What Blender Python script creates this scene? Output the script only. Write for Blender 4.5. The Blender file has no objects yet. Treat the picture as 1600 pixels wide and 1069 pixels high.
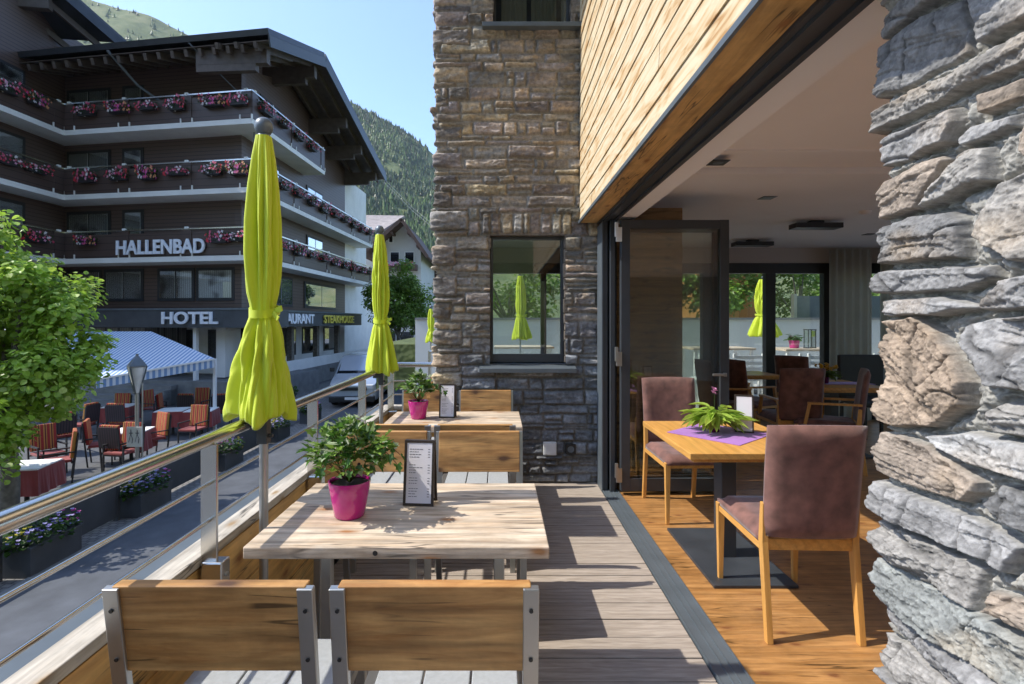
import bpy, math, random
import numpy as np
from mathutils import Vector, Matrix, Euler
R = math.radians
random.seed(7); np.random.seed(7)
S = bpy.context.scene
COL = S.collection
# ------------------------------------------------------------------ camera, sky, sun, exposure
H = 1.45; F = 820.0; CX = 780.0; CY = 503.0
cd = bpy.data.cameras.new('camera'); cam = bpy.data.objects.new('camera', cd); COL.objects.link(cam)
S.camera = cam
cam.location = (0, 0, H); cam.rotation_euler = (R(90), 0, 0)
cd.sensor_width = 36.0; cd.lens = 36.0 * F / 1600.0
cd.shift_x = (800 - CX) / 1600.0; cd.shift_y = -(534.5 - CY) / 1600.0
cd.clip_start = 0.05; cd.clip_end = 6000
SUN_EL = 49.0; SUN_DX, SUN_DY = 1.0, 0.07           # the sun shines towards +X, a touch towards +Y
w = bpy.data.worlds.new('World'); S.world = w; w.use_nodes = True
nt = w.node_tree; nt.nodes.clear()
sky = nt.nodes.new('ShaderNodeTexSky'); sky.sky_type = 'NISHITA'; sky.sun_disc = False
sky.sun_elevation = R(SUN_EL)
sky.sun_rotation = math.atan2(-SUN_DX, -SUN_DY)
sky.altitude = 1300; sky.air_density = 1.0; sky.dust_density = 1.8; sky.ozone_density = 3.0
bg = nt.nodes.new('ShaderNodeBackground'); bg.inputs[1].default_value = 0.15
wo = nt.nodes.new('ShaderNodeOutputWorld')
nt.links.new(sky.outputs[0], bg.inputs[0]); nt.links.new(bg.outputs[0], wo.inputs[0])
ld = bpy.data.lights.new('sun', 'SUN'); ld.energy = 2.35; ld.angle = R(0.53); ld.color = (1.0, 0.95, 0.86)
sun = bpy.data.objects.new('sun', ld); COL.objects.link(sun)
sun.rotation_euler = Vector((SUN_DX, SUN_DY, -math.tan(R(SUN_EL)) * math.hypot(SUN_DX, SUN_DY))).to_track_quat('-Z', 'Y').to_euler()
S.view_settings.view_transform = 'Standard'; S.view_settings.look = 'None'
S.view_settings.exposure = 1.40; S.view_settings.gamma = 1.0
S.cycles.max_bounces = 10; S.cycles.diffuse_bounces = 8; S.cycles.transparent_max_bounces = 16
S.cycles.sample_clamp_indirect = 8.0

def P(x, y, d):
    return Vector(((x - CX) / F * d, d, H - (y - CY) / F * d))

# ------------------------------------------------------------------ materials
MATS = {}
def newmat(name):
    m = bpy.data.materials.new(name); m.use_nodes = True
    MATS[name] = m
    t = m.node_tree
    return m, t, t.nodes['Principled BSDF']
def N(t, typ, **kw):
    n = t.nodes.new(typ)
    for k, v in kw.items():
        if k.startswith('i_'):
            n.inputs[k[2:].replace('_', ' ')].default_value = v
        else: setattr(n, k, v)
    return n
def ramp(t, pts, src):
    r = t.nodes.new('ShaderNodeValToRGB'); cr = r.color_ramp
    while len(cr.elements) < len(pts): cr.elements.new(0.5)
    for e, (p, c) in zip(cr.elements, pts):
        e.position = p; e.color = (c[0], c[1], c[2], 1) if hasattr(c, '__len__') else (c, c, c, 1)
    t.links.new(src, r.inputs[0]); return r
def coords(t, scale=(1, 1, 1), rnd=True, kind='Object'):
    tc = t.nodes.new('ShaderNodeTexCoord')
    mp = t.nodes.new('ShaderNodeMapping'); mp.inputs['Scale'].default_value = scale
    if rnd:
        oi = t.nodes.new('ShaderNodeObjectInfo')
        mu = N(t, 'ShaderNodeVectorMath', operation='SCALE'); mu.inputs['Scale'].default_value = 37.0
        cb = t.nodes.new('ShaderNodeCombineXYZ')
        for i in range(3): t.links.new(oi.outputs['Random'], cb.inputs[i])
        t.links.new(cb.outputs[0], mu.inputs[0])
        ad = N(t, 'ShaderNodeVectorMath', operation='ADD')
        t.links.new(tc.outputs[kind], ad.inputs[0]); t.links.new(mu.outputs[0], ad.inputs[1])
        t.links.new(ad.outputs[0], mp.inputs[0])
    else: t.links.new(tc.outputs[kind], mp.inputs[0])
    return mp.outputs[0]
def bump(t, bs, src, strength=0.3, dist=0.01):
    b = t.nodes.new('ShaderNodeBump'); b.inputs['Strength'].default_value = strength; b.inputs['Distance'].default_value = dist
    t.links.new(src, b.inputs['Height']); t.links.new(b.outputs[0], bs.inputs['Normal'])
def plain(name, c, rough=0.5, metal=0.0, var=0.12, nscale=8.0, bmp=0.1, coat=0.0, spec=0.5):
    m, t, b = newmat(name)
    v = coords(t)
    n = N(t, 'ShaderNodeTexNoise'); n.inputs['Scale'].default_value = nscale; n.inputs['Detail'].default_value = 5
    t.links.new(v, n.inputs['Vector'])
    r = ramp(t, [(0.25, [x * (1 - var) for x in c]), (0.75, [min(1, x * (1 + var)) for x in c])], n.outputs[0])
    t.links.new(r.outputs[0], b.inputs['Base Color'])
    b.inputs['Roughness'].default_value = rough; b.inputs['Metallic'].default_value = metal
    b.inputs['Coat Weight'].default_value = coat; b.inputs['Specular IOR Level'].default_value = spec
    if bmp:
        n2 = N(t, 'ShaderNodeTexNoise'); n2.inputs['Scale'].default_value = nscale * 12; n2.inputs['Detail'].default_value = 3
        t.links.new(v, n2.inputs['Vector']); bump(t, b, n2.outputs[0], bmp, 0.002)
    return m
def wood(name, c1, c2, c3=None, axis=0, scale=1.0, rough=0.55, knots=True, bmp=0.25, streak=1.0):
    m, t, b = newmat(name)
    sc = [15 * scale] * 3; sc[axis] = 1.9 * scale
    v = coords(t, sc)
    n = N(t, 'ShaderNodeTexNoise'); n.inputs['Scale'].default_value = 1.6; n.inputs['Detail'].default_value = 8; n.inputs['Roughness'].default_value = 0.62; n.inputs['Distortion'].default_value = 1.3
    t.links.new(v, n.inputs['Vector'])
    sc2 = [75 * scale] * 3; sc2[axis] = 6 * scale
    v2 = coords(t, sc2)
    n2 = N(t, 'ShaderNodeTexNoise'); n2.inputs['Scale'].default_value = 1.5; n2.inputs['Detail'].default_value = 4
    t.links.new(v2, n2.inputs['Vector'])
    r = ramp(t, [(0.3, c1), (0.5, [(a + d) / 2 for a, d in zip(c1, c2)]), (0.7, c2)], n.outputs[0])
    fi = ramp(t, [(0.3, 1 - 0.35 * streak), (0.62, 1.0)], n2.outputs[0])
    mx = N(t, 'ShaderNodeMix', data_type='RGBA', blend_type='MULTIPLY'); mx.inputs[0].default_value = 1
    t.links.new(r.outputs[0], mx.inputs[6]); t.links.new(fi.outputs[0], mx.inputs[7])
    out = mx.outputs[2]
    sw = [5.0 * scale] * 3; sw[axis] = .55 * scale
    vw = coords(t, sw); wv = N(t, 'ShaderNodeTexWave', wave_type='RINGS', rings_direction='XYZ'[axis]); wv.inputs['Scale'].default_value = 1.6; wv.inputs['Distortion'].default_value = 9.0; wv.inputs['Detail'].default_value = 3.0; wv.inputs['Detail Scale'].default_value = .8
    t.links.new(vw, wv.inputs['Vector']); rw = ramp(t, [(.0, 1 - .30 * streak), (.30, 1.0), (1.0, 1.04)], wv.outputs[0])
    mw = N(t, 'ShaderNodeMix', data_type='RGBA', blend_type='MULTIPLY'); mw.inputs[0].default_value = 1; t.links.new(out, mw.inputs[6]); t.links.new(rw.outputs[0], mw.inputs[7]); out = mw.outputs[2]
    if knots:
        sk = [7.5 * scale] * 3; sk[axis] = 3.2 * scale
        vk = coords(t, sk)
        sx_ = t.nodes.new('ShaderNodeSeparateXYZ'); t.links.new(vk, sx_.inputs[0]); oth = [i for i in range(3) if i != axis]
        ad_ = N(t, 'ShaderNodeMath', operation='ADD'); t.links.new(sx_.outputs[oth[0]], ad_.inputs[0]); t.links.new(sx_.outputs[oth[1]], ad_.inputs[1])
        cb_ = t.nodes.new('ShaderNodeCombineXYZ'); t.links.new(sx_.outputs[axis], cb_.inputs[0]); t.links.new(ad_.outputs[0], cb_.inputs[1])
        vo = N(t, 'ShaderNodeTexVoronoi', voronoi_dimensions='2D'); vo.inputs['Scale'].default_value = 1.0
        nk = N(t, 'ShaderNodeTexNoise'); nk.inputs['Scale'].default_value = 9.0; t.links.new(cb_.outputs[0], nk.inputs['Vector'])
        mk_ = N(t, 'ShaderNodeMix', data_type='RGBA'); mk_.inputs[0].default_value = .06; t.links.new(cb_.outputs[0], mk_.inputs[6]); t.links.new(nk.outputs['Color'], mk_.inputs[7])
        t.links.new(mk_.outputs[2], vo.inputs['Vector'])
        kr = ramp(t, [(0.03, 0.0), (0.075, .65), (0.14, 1.0)], vo.outputs['Distance'])
        # drying checks: thin dark slits along the grain
        sq = [26 * scale] * 3; sq[axis] = 1.6 * scale
        vq = coords(t, sq); nq = N(t, 'ShaderNodeTexNoise'); nq.inputs['Scale'].default_value = 1.0; nq.inputs['Detail'].default_value = 2; t.links.new(vq, nq.inputs['Vector'])
        vq2 = coords(t, (3, 3, 3)); nq2 = N(t, 'ShaderNodeTexNoise'); nq2.inputs['Scale'].default_value = 1.0; t.links.new(vq2, nq2.inputs['Vector'])
        rq_ = ramp(t, [(.484, 1), (.496, .30), (.504, .30), (.516, 1)], nq.outputs[0]); rq2 = ramp(t, [(.50, 0), (.56, 1)], nq2.outputs[0])
        mq = N(t, 'ShaderNodeMix', data_type='RGBA', blend_type='MULTIPLY'); t.links.new(rq2.outputs[0], mq.inputs[0]); t.links.new(out, mq.inputs[6]); t.links.new(rq_.outputs[0], mq.inputs[7]); out = mq.outputs[2]
        # soft blotches that do not follow the grain
        vb = coords(t, (1, 1, 1)); nb_ = N(t, 'ShaderNodeTexNoise'); nb_.inputs['Scale'].default_value = 5.5 * scale; nb_.inputs['Detail'].default_value = 6; nb_.inputs['Roughness'].default_value = .65; t.links.new(vb, nb_.inputs['Vector'])
        rb = ramp(t, [(.32, .70), (.55, 1.0), (.72, 1.08)], nb_.outputs[0])
        mb_ = N(t, 'ShaderNodeMix', data_type='RGBA', blend_type='MULTIPLY'); mb_.inputs[0].default_value = 1; t.links.new(out, mb_.inputs[6]); t.links.new(rb.outputs[0], mb_.inputs[7]); out = mb_.outputs[2]
        mk = N(t, 'ShaderNodeMix', data_type='RGBA')
        cd_ = c3 or [x * 0.35 for x in c1]
        mk.inputs[6].default_value = (*cd_, 1)
        t.links.new(kr.outputs[0], mk.inputs[0]); t.links.new(out, mk.inputs[7]); out = mk.outputs[2]
    t.links.new(out, b.inputs['Base Color'])
    b.inputs['Roughness'].default_value = rough
    bump(t, b, n2.outputs[0], bmp, 0.003)
    return m
def colattr(name, rough=0.85, nscale=40.0, var=0.3, bmp=0.5, bdist=0.004, detail2=None, trans=0.0):
    m, t, b = newmat(name)
    a = N(t, 'ShaderNodeAttribute', attribute_name='Col')
    v = coords(t, (1, 1, 1), rnd=False)
    n = N(t, 'ShaderNodeTexNoise'); n.inputs['Scale'].default_value = nscale; n.inputs['Detail'].default_value = 8; n.inputs['Roughness'].default_value = 0.65
    t.links.new(v, n.inputs['Vector'])
    r = ramp(t, [(0.3, 1 - var), (0.7, 1 + var)], n.outputs[0])
    mx = N(t, 'ShaderNodeMix', data_type='RGBA', blend_type='MULTIPLY'); mx.inputs[0].default_value = 1
    t.links.new(a.outputs['Color'], mx.inputs[6]); t.links.new(r.outputs[0], mx.inputs[7])
    t.links.new(mx.outputs[2], b.inputs['Base Color']); b.inputs['Roughness'].default_value = rough
    if bmp: bump(t, b, n.outputs[0], bmp, bdist)
    if trans:
        tr = t.nodes.new('ShaderNodeBsdfTranslucent'); t.links.new(mx.outputs[2], tr.inputs[0])
        ms = t.nodes.new('ShaderNodeMixShader'); ms.inputs[0].default_value = trans
        o = t.nodes['Material Output']
        t.links.new(b.outputs[0], ms.inputs[1]); t.links.new(tr.outputs[0], ms.inputs[2]); t.links.new(ms.outputs[0], o.inputs[0])
    return m
def glass(name, tint=(0.85, 0.9, 0.88), refl=0.10, rough=0.0):
    m, t, b = newmat(name); t.nodes.remove(b)
    o = t.nodes['Material Output']
    tr = t.nodes.new('ShaderNodeBsdfTransparent'); tr.inputs[0].default_value = (*tint, 1)
    gl = t.nodes.new('ShaderNodeBsdfGlossy'); gl.inputs['Roughness'].default_value = rough
    lw = t.nodes.new('ShaderNodeLayerWeight'); lw.inputs[0].default_value = 0.35
    ad = N(t, 'ShaderNodeMath', operation='MULTIPLY_ADD'); ad.inputs[1].default_value = 0.8; ad.inputs[2].default_value = refl
    ad.use_clamp = True
    t.links.new(lw.outputs['Fresnel'], ad.inputs[0])
    ms = t.nodes.new('ShaderNodeMixShader')
    t.links.new(ad.outputs[0], ms.inputs[0]); t.links.new(tr.outputs[0], ms.inputs[1]); t.links.new(gl.outputs[0], ms.inputs[2])
    t.links.new(ms.outputs[0], o.inputs[0])
    return m
def striped(name, c1, c2, axis, width, duty=0.5, rough=0.8, c3=None):
    m, t, b = newmat(name)
    v = coords(t, rnd=False)
    sp = t.nodes.new('ShaderNodeSeparateXYZ'); t.links.new(v, sp.inputs[0])
    d = N(t, 'ShaderNodeMath', operation='DIVIDE'); d.inputs[1].default_value = width; t.links.new(sp.outputs[axis], d.inputs[0])
    fr = N(t, 'ShaderNodeMath', operation='FRACT'); t.links.new(d.outputs[0], fr.inputs[0])
    if c3: pts = [(0, c1), (0.45, c2), (0.6, c3), (0.8, c2)]
    else: pts = [(0, c1), (duty, c2)]
    r = ramp(t, pts, fr.outputs[0]); r.color_ramp.interpolation = 'CONSTANT'
    t.links.new(r.outputs[0], b.inputs['Base Color']); b.inputs['Roughness'].default_value = rough
    return m
def fabric(name, c, rough=0.7, sheen=0.3, trans=0.0, nscale=5, var=0.15):
    m = plain(name, c, rough, 0, var, nscale, 0.25); t = m.node_tree; b = t.nodes['Principled BSDF']
    b.inputs['Sheen Weight'].default_value = sheen
    if trans:
        tr = t.nodes.new('ShaderNodeBsdfTranslucent'); tr.inputs[0].default_value = (*c, 1)
        ms = t.nodes.new('ShaderNodeMixShader'); ms.inputs[0].default_value = trans
        t.links.new(b.outputs[0], ms.inputs[1]); t.links.new(tr.outputs[0], ms.inputs[2])
        t.links.new(ms.outputs[0], t.nodes['Material Output'].inputs[0])
    return m

M = {}
M['steel'] = plain('brushed_steel', (0.62, 0.60, 0.56), 0.24, 1.0, 0.06, 6, 0.05)
M['alu'] = plain('satin_aluminium', (0.45, 0.45, 0.44), 0.38, 0.9, 0.06, 10, 0.05)
M['anth'] = plain('anthracite_frame', (0.045, 0.05, 0.056), 0.4, 0.0, 0.1, 6, 0.03)
M['anthl'] = plain('grey_blue_metal', (0.13, 0.155, 0.175), 0.4, 0.3, 0.15, 6, 0.05)
M['black'] = plain('black_plastic', (0.02, 0.02, 0.02), 0.4)
M['white'] = plain('white_paint', (0.75, 0.75, 0.73), 0.6, 0, 0.04, 3, 0.05)
M['plaster'] = plain('ceiling_plaster', (0.84, 0.81, 0.78), 0.85, 0, 0.03, 2, 0.1)
M['lime'] = fabric('lime_canvas', (0.62, 0.71, 0.018), 0.62, 0.3, 0.14, 4, 0.08)
M['tablewood'] = wood('weathered_teak', (0.52, 0.37, 0.235), (0.80, 0.68, 0.53), (0.34, 0.16, 0.06), 0, 0.7, 0.65, True, 0.5, 0.9)
M['backwood'] = wood('oiled_teak', (0.36, 0.155, 0.042), (0.70, 0.40, 0.145), (0.09, 0.04, 0.018), 0, 0.6, 0.5, True, 0.25, 0.9)
M['parapet'] = wood('larch_panel', (0.60, 0.31, 0.085), (0.80, 0.49, 0.17), (0.28, 0.11, 0.03), 1, 0.7, 0.5, True, 0.2, 0.5)
M['cap'] = wood('weathered_larch_cap', (0.40, 0.35, 0.28), (0.58, 0.53, 0.45), (0.3, 0.2, 0.1), 1, 0.8, 0.75, True, 0.35, 0.7)
M['deck'] = wood('composite_decking', (0.31, 0.255, 0.205), (0.47, 0.40, 0.335), None, 0, 1.2, 0.7, False, 0.4, 0.5)
M['floor'] = wood('oak_parquet', (0.34, 0.155, 0.045), (0.54, 0.28, 0.10), (0.2, 0.08, 0.03), 0, 0.8, 0.36, True, 0.08, 0.6)
M['oak'] = wood('honey_oak', (0.60, 0.29, 0.065), (0.70, 0.37, 0.10), None, 1, 0.9, 0.4, False, 0.08, 0.4)
M['oakz'] = wood('honey_oak_leg', (0.58, 0.29, 0.07), (0.68, 0.36, 0.10), None, 2, 0.9, 0.4, False, 0.08, 0.4)
M['panelwood'] = wood('dark_wood_panelling', (0.30, 0.15, 0.05), (0.52, 0.30, 0.12), None, 0, 0.8, 0.5, True, 0.1, 0.6)
M['soffit'] = wood('spruce_soffit', (0.60, 0.33, 0.10), (0.74, 0.45, 0.17), (0.30, 0.13, 0.04), 1, 0.7, 0.55, True, 0.1, 0.5)
M['brown'] = fabric('brown_suede', (0.165, 0.075, 0.058), 0.85, 0.25, 0, 13, 0.5)
M['purple'] = fabric('purple_cloth', (0.34, 0.13, 0.42), 0.8, 0.2)
M['magenta'] = plain('magenta_ceramic', (0.50, 0.015, 0.20), 0.18, 0, 0.04, 3, 0, 0.5)
M['darkmag'] = plain('plum_ceramic', (0.13, 0.01, 0.07), 0.2, 0, 0.04, 3, 0, 0.5)
M['paper'] = plain('paper', (0.74, 0.72, 0.76), 0.7, 0, 0.03, 3, 0.02)
M['ink'] = plain('printed_ink', (0.12, 0.12, 0.14), 0.7)
M['menuframe'] = plain('dark_walnut_frame', (0.035, 0.024, 0.018), 0.4)
M['seat'] = plain('grey_seat_slat', (0.36, 0.375, 0.38), 0.6, 0, 0.10, 60, 0.5)
M['leaf'] = colattr('leaves', 0.42, 30, 0.15, 0, trans=0.48)
M['petal'] = colattr('petals', 0.6, 30, 0.1, 0, trans=0.25)
M['bark'] = plain('bark', (0.17, 0.15, 0.12), 0.9, 0, 0.5, 9, 0.9)
M['stone'] = colattr('stone_masonry', 0.85, 34, 0.42, 0.75, 0.008)
M['bigstone'] = colattr('quarry_stone', 0.9, 75, 0.30, 0.9, 0.0035)
M['glass'] = glass('window_glass', (0.90, 0.93, 0.91), 0.02)
M['glassd'] = glass('door_glass', (0.94, 0.96, 0.94), 0.045)
M['hotelglass'] = glass('hotel_glass', (0.95, 0.97, 0.98), 0.04)
M['hotelwood'] = striped('dark_stained_boards', (0.115, 0.075, 0.060), (0.030, 0.020, 0.016), 2, 0.16, 0.88, 0.45)
M['hotelpanel'] = striped('dark_balcony_boards', (0.088, 0.058, 0.048), (0.022, 0.015, 0.012), 2, 0.28, 0.93, 0.38)
M['beam'] = plain('dark_timber_beam', (0.095, 0.072, 0.058), 0.6, 0, 0.3, 4, 0.4)
M['slab'] = plain('cream_render', (0.80, 0.79, 0.75), 0.8, 0, 0.08, 1.5, 0.1)
M['roofmetal'] = plain('dark_sheet_roof', (0.05, 0.055, 0.065), 0.4, 0.4, 0.2, 2, 0.1)
M['curtain'] = striped('white_curtain', (0.62, 0.62, 0.60), (0.42, 0.42, 0.41), 0, 0.13, 0.6, 0.9)
M['sheer'] = fabric('sheer_curtain', (0.40, 0.38, 0.31), 0.9, 0.1, 0.5)
M['fascia'] = plain('slate_fascia', (0.055, 0.062, 0.07), 0.5, 0, 0.3, 1.5, 0.2)
M['lettersw'] = plain('white_letters', (0.80, 0.82, 0.86), 0.4)
M['lettersy'] = plain('yellow_letters', (0.72, 0.60, 0.10), 0.4)
M['redcloth'] = fabric('red_cloth', (0.24, 0.035, 0.03), 0.8, 0.2)
M['redstripe'] = striped('red_striped_cushion', (0.33, 0.035, 0.03), (0.50, 0.24, 0.06), 0, 0.115, 0.55, 0.9, (0.12, 0.02, 0.02))
M['chairdark'] = plain('dark_chair_frame', (0.03, 0.03, 0.032), 0.5)
M['asphalt'] = plain('asphalt', (0.085, 0.092, 0.105), 0.85, 0, 0.25, 3.0, 0.6)
M['planter'] = plain('grey_planter', (0.055, 0.06, 0.066), 0.55, 0, 0.2, 3, 0.2)
M['concrete'] = plain('concrete', (0.20, 0.20, 0.195), 0.85, 0, 0.2, 3, 0.3)
M['grey_stone_floor'] = plain('cafe_paving', (0.085, 0.088, 0.094), 0.8, 0, 0.25, 2.5, 0.4)
M['vanpaint'] = plain('silver_car_paint', (0.55, 0.60, 0.66), 0.3, 0.5, 0.04, 2, 0, 0.8)
M['bluepaint'] = plain('dark_blue_car_paint', (0.02, 0.045, 0.08), 0.25, 0.2, 0.04, 2, 0, 0.8)
M['tyre'] = plain('rubber', (0.02, 0.02, 0.02), 0.85)
M['carglass'] = plain('tinted_glass', (0.012, 0.015, 0.018), 0.06, 0, 0, 1, 0, 0.5)
M['lamp'] = plain('frosted_lamp_glass', (0.7, 0.7, 0.68), 0.4)
M['housewhite'] = plain('white_house_render', (0.60, 0.60, 0.57), 0.85, 0, 0.06, 0.6, 0.1)
M['roofbrown'] = plain('brown_roof_timber', (0.10, 0.06, 0.045), 0.7, 0, 0.3, 1.5, 0.2)
M['tile'] = plain('pale_roof_tiles', (0.30, 0.26, 0.24), 0.75, 0, 0.3, 2.0, 0.3)
M['rearfloor'] = plain('pale_terrace_slabs', (0.45, 0.44, 0.42), 0.85, 0, 0.1, 1.5, 0.2)
M['orangewood'] = striped('orange_timber_boards', (0.46, 0.20, 0.05), (0.28, 0.11, 0.03), 0, 0.30, 0.93, 0.7)
M['taupe'] = plain('taupe_wall', (0.48, 0.43, 0.38), 0.85, 0, 0.04, 2, 0.1)
M['soil'] = plain('soil', (0.03, 0.02, 0.014), 0.95)

# cladding boards: wavy warm shadow-gap siding, running along Y
def clad_mat():
    m, t, b = newmat('spruce_cladding')
    v = coords(t, (1, 2.2, 15), rnd=False)
    n = N(t, 'ShaderNodeTexNoise'); n.inputs['Scale'].default_value = 1.7; n.inputs['Detail'].default_value = 6; n.inputs['Distortion'].default_value = 0.9
    t.links.new(v, n.inputs['Vector'])
    r = ramp(t, [(0.30, (0.40, 0.22, 0.08)), (0.43, (0.56, 0.40, 0.22)), (0.60, (0.62, 0.52, 0.35))], n.outputs[0])
    t.links.new(r.outputs[0], b.inputs['Base Color']); b.inputs['Roughness'].default_value = 0.7
    bump(t, b, n.outputs[0], 0.3, 0.004)
    return m
M['clad'] = clad_mat()
def sett_mat():
    m, t, b = newmat('granite_setts')
    v = coords(t, (1, 1, 1), rnd=False)
    br = N(t, 'ShaderNodeTexBrick'); br.inputs['Scale'].default_value = 5.0
    br.inputs['Color1'].default_value = (0.16, 0.155, 0.15, 1); br.inputs['Color2'].default_value = (0.25, 0.24, 0.225, 1); br.inputs['Mortar'].default_value = (0.06, 0.06, 0.06, 1)
    br.inputs['Mortar Size'].default_value = 0.04; br.inputs['Brick Width'].default_value = 0.6; br.inputs['Row Height'].default_value = 0.5
    t.links.new(v, br.inputs['Vector']); t.links.new(br.outputs[0], b.inputs['Base Color']); b.inputs['Roughness'].default_value = 0.85
    bump(t, b, br.outputs['Fac'], 0.5, 0.01)
    b2 = [n for n in t.nodes if n.type == 'BUMP'][0]; b2.invert = True
    return m
M['setts'] = sett_mat()
def hill_mat():
    m, t, b = newmat('alpine_meadow')
    v = coords(t, (0.01, 0.01, 0.01), rnd=False)
    n = N(t, 'ShaderNodeTexNoise'); n.inputs['Scale'].default_value = 1.8; n.inputs['Detail'].default_value = 9; n.inputs['Roughness'].default_value = 0.7
    t.links.new(v, n.inputs['Vector'])
    r = ramp(t, [(0.3, (0.05, 0.075, 0.025)), (0.5, (0.115, 0.14, 0.045)), (0.72, (0.21, 0.20, 0.09))], n.outputs[0])
    t.links.new(r.outputs[0], b.inputs['Base Color']); b.inputs['Roughness'].default_value = 0.95
    bump(t, b, n.outputs[0], 1.0, 4.0)
    return m
M['hill'] = hill_mat()

# ------------------------------------------------------------------ object helpers
def tag(o, label=None, cat=None, group=None, kind=None):
    if label: o['label'] = label
    if cat: o['category'] = cat
    if group: o['group'] = group
    if kind: o['kind'] = kind
    return o
def thing(name, label, cat, loc=(0, 0, 0), rz=0.0, group=None):
    o = bpy.data.objects.new(name, None); COL.objects.link(o); o.location = loc; o.rotation_euler = (0, 0, rz); o.empty_display_size = 0.1
    return tag(o, label, cat, group)
def kids(o): return [c for c in bpy.data.objects if c.parent == o]
def dup(root, loc, rz=None, label=None, group=None):
    def rec(o, par):
        c = o.copy(); COL.objects.link(c)
        if par: c.parent = par
        for k in kids(o): rec(k, c)
        return c
    r = rec(root, None); r.location = loc
    if rz is not None: r.rotation_euler = (0, 0, rz)
    if label: r['label'] = label
    if group: r['group'] = group
    return r
class MB:
    def __init__(s): s.v = []; s.f = []; s.c = []
    def add(s, vs, fs, col=None):
        o = len(s.v); s.v += [tuple(v) for v in vs]; s.f += [tuple(i + o for i in f) for f in fs]
        if col is not None: s.c += [col] * len(vs)
        return s
    def box(s, x0, x1, y0, y1, z0, z1, mat=None, col=None):
        vs = [Vector((x, y, z)) for x in (x0, x1) for y in (y0, y1) for z in (z0, z1)]
        if mat is not None: vs = [mat @ v for v in vs]
        return s.add(vs, [(0, 1, 3, 2), (4, 6, 7, 5), (0, 4, 5, 1), (2, 3, 7, 6), (0, 2, 6, 4), (1, 5, 7, 3)], col)
    def bar(s, a, b, wx, wy, up=(0, 0, 1), col=None):
        a = Vector(a); b = Vector(b); d = (b - a); L = d.length; d.normalize(); up = Vector(up)
        if abs(d.dot(up)) > 0.98: up = Vector((0, 1, 0))
        x = d.cross(up).normalized(); y = x.cross(d).normalized()
        m = Matrix((( x.x, y.x, d.x, a.x), (x.y, y.y, d.y, a.y), (x.z, y.z, d.z, a.z), (0, 0, 0, 1)))
        return s.box(-wx / 2, wx / 2, -wy / 2, wy / 2, 0, L, m, col)
    def tube(s, pts, r, n=12, caps=True, col=None):
        pts = [Vector(p) for p in pts]; rs = r if hasattr(r, '__len__') else [r] * len(pts)
        vs = []; fs = []
        t0 = (pts[1] - pts[0]).normalized(); u = t0.orthogonal().normalized()
        for i, p in enumerate(pts):
            t = ((pts[i] - pts[i - 1]).normalized() if i else t0) + ((pts[i + 1] - pts[i]).normalized() if i < len(pts) - 1 else Vector())
            t.normalize(); u = (u - t * u.dot(t)).normalized(); w_ = t.cross(u)
            k = 1.0
            for j in range(n):
                a = 2 * math.pi * j / n; vs.append(p + (u * math.cos(a) + w_ * math.sin(a)) * rs[i])
        for i in range(len(pts) - 1):
            for j in range(n):
                a = i * n + j; b = i * n + (j + 1) % n; fs.append((a, b, b + n, a + n))
        if caps: fs.append(tuple(range(n))[::-1]); fs.append(tuple(range((len(pts) - 1) * n, len(pts) * n)))
        return s.add(vs, fs, col)
    def lathe(s, prof, c=(0, 0, 0), n=24, col=None):
        vs = []; fs = []
        for r_, z in prof:
            for j in range(n):
                a = 2 * math.pi * j / n; vs.append((c[0] + r_ * math.cos(a), c[1] + r_ * math.sin(a), c[2] + z))
        for i in range(len(prof) - 1):
            for j in range(n):
                a = i * n + j; b = i * n + (j + 1) % n; fs.append((a, b, b + n, a + n))
        return s.add(vs, fs, col)
    def prism(s, poly, z0, z1, col=None):
        n = len(poly); vs = [(p[0], p[1], z0) for p in poly] + [(p[0], p[1], z1) for p in poly]
        fs = [tuple(range(n))[::-1], tuple(range(n, 2 * n))] + [(i, (i + 1) % n, n + (i + 1) % n, n + i) for i in range(n)]
        return s.add(vs, fs, col)
    def quad(s, a, b, c, d, th=0.0, col=None):
        a, b, c, d = map(Vector, (a, b, c, d))
        if not th: return s.add([a, b, c, d], [(0, 1, 2, 3)], col)
        n = (b - a).cross(d - a).normalized() * th
        return s.add([a, b, c, d, a - n, b - n, c - n, d - n], [(0, 1, 2, 3), (7, 6, 5, 4), (0, 4, 5, 1), (1, 5, 6, 2), (2, 6, 7, 3), (3, 7, 4, 0)], col)
    def build(s, name, mat, parent=None, smooth=False, bevel=0.0, seg=2):
        me = bpy.data.meshes.new(name); me.from_pydata(s.v, [], s.f); me.update()
        if s.c and len(s.c) == len(s.v):
            ca = me.color_attributes.new('Col', 'FLOAT_COLOR', 'POINT')
            arr = np.ones((len(s.v), 4), dtype=np.float32); arr[:, :3] = np.array(s.c)[:, :3]
            ca.data.foreach_set('color', arr.ravel())
        me.materials.append(M[mat] if isinstance(mat, str) else mat)
        o = bpy.data.objects.new(name, me); COL.objects.link(o)
        if parent: o.parent = parent
        if smooth:
            me.polygons.foreach_set('use_smooth', [True] * len(me.polygons))
            if smooth != 'all':
                try: me.set_sharp_from_angle(angle=R(40))
                except Exception: pass
        if bevel:
            b = o.modifiers.new('bevel', 'BEVEL'); b.width = bevel; b.segments = seg; b.limit_method = 'ANGLE'; b.angle_limit = R(40)
        return o
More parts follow.
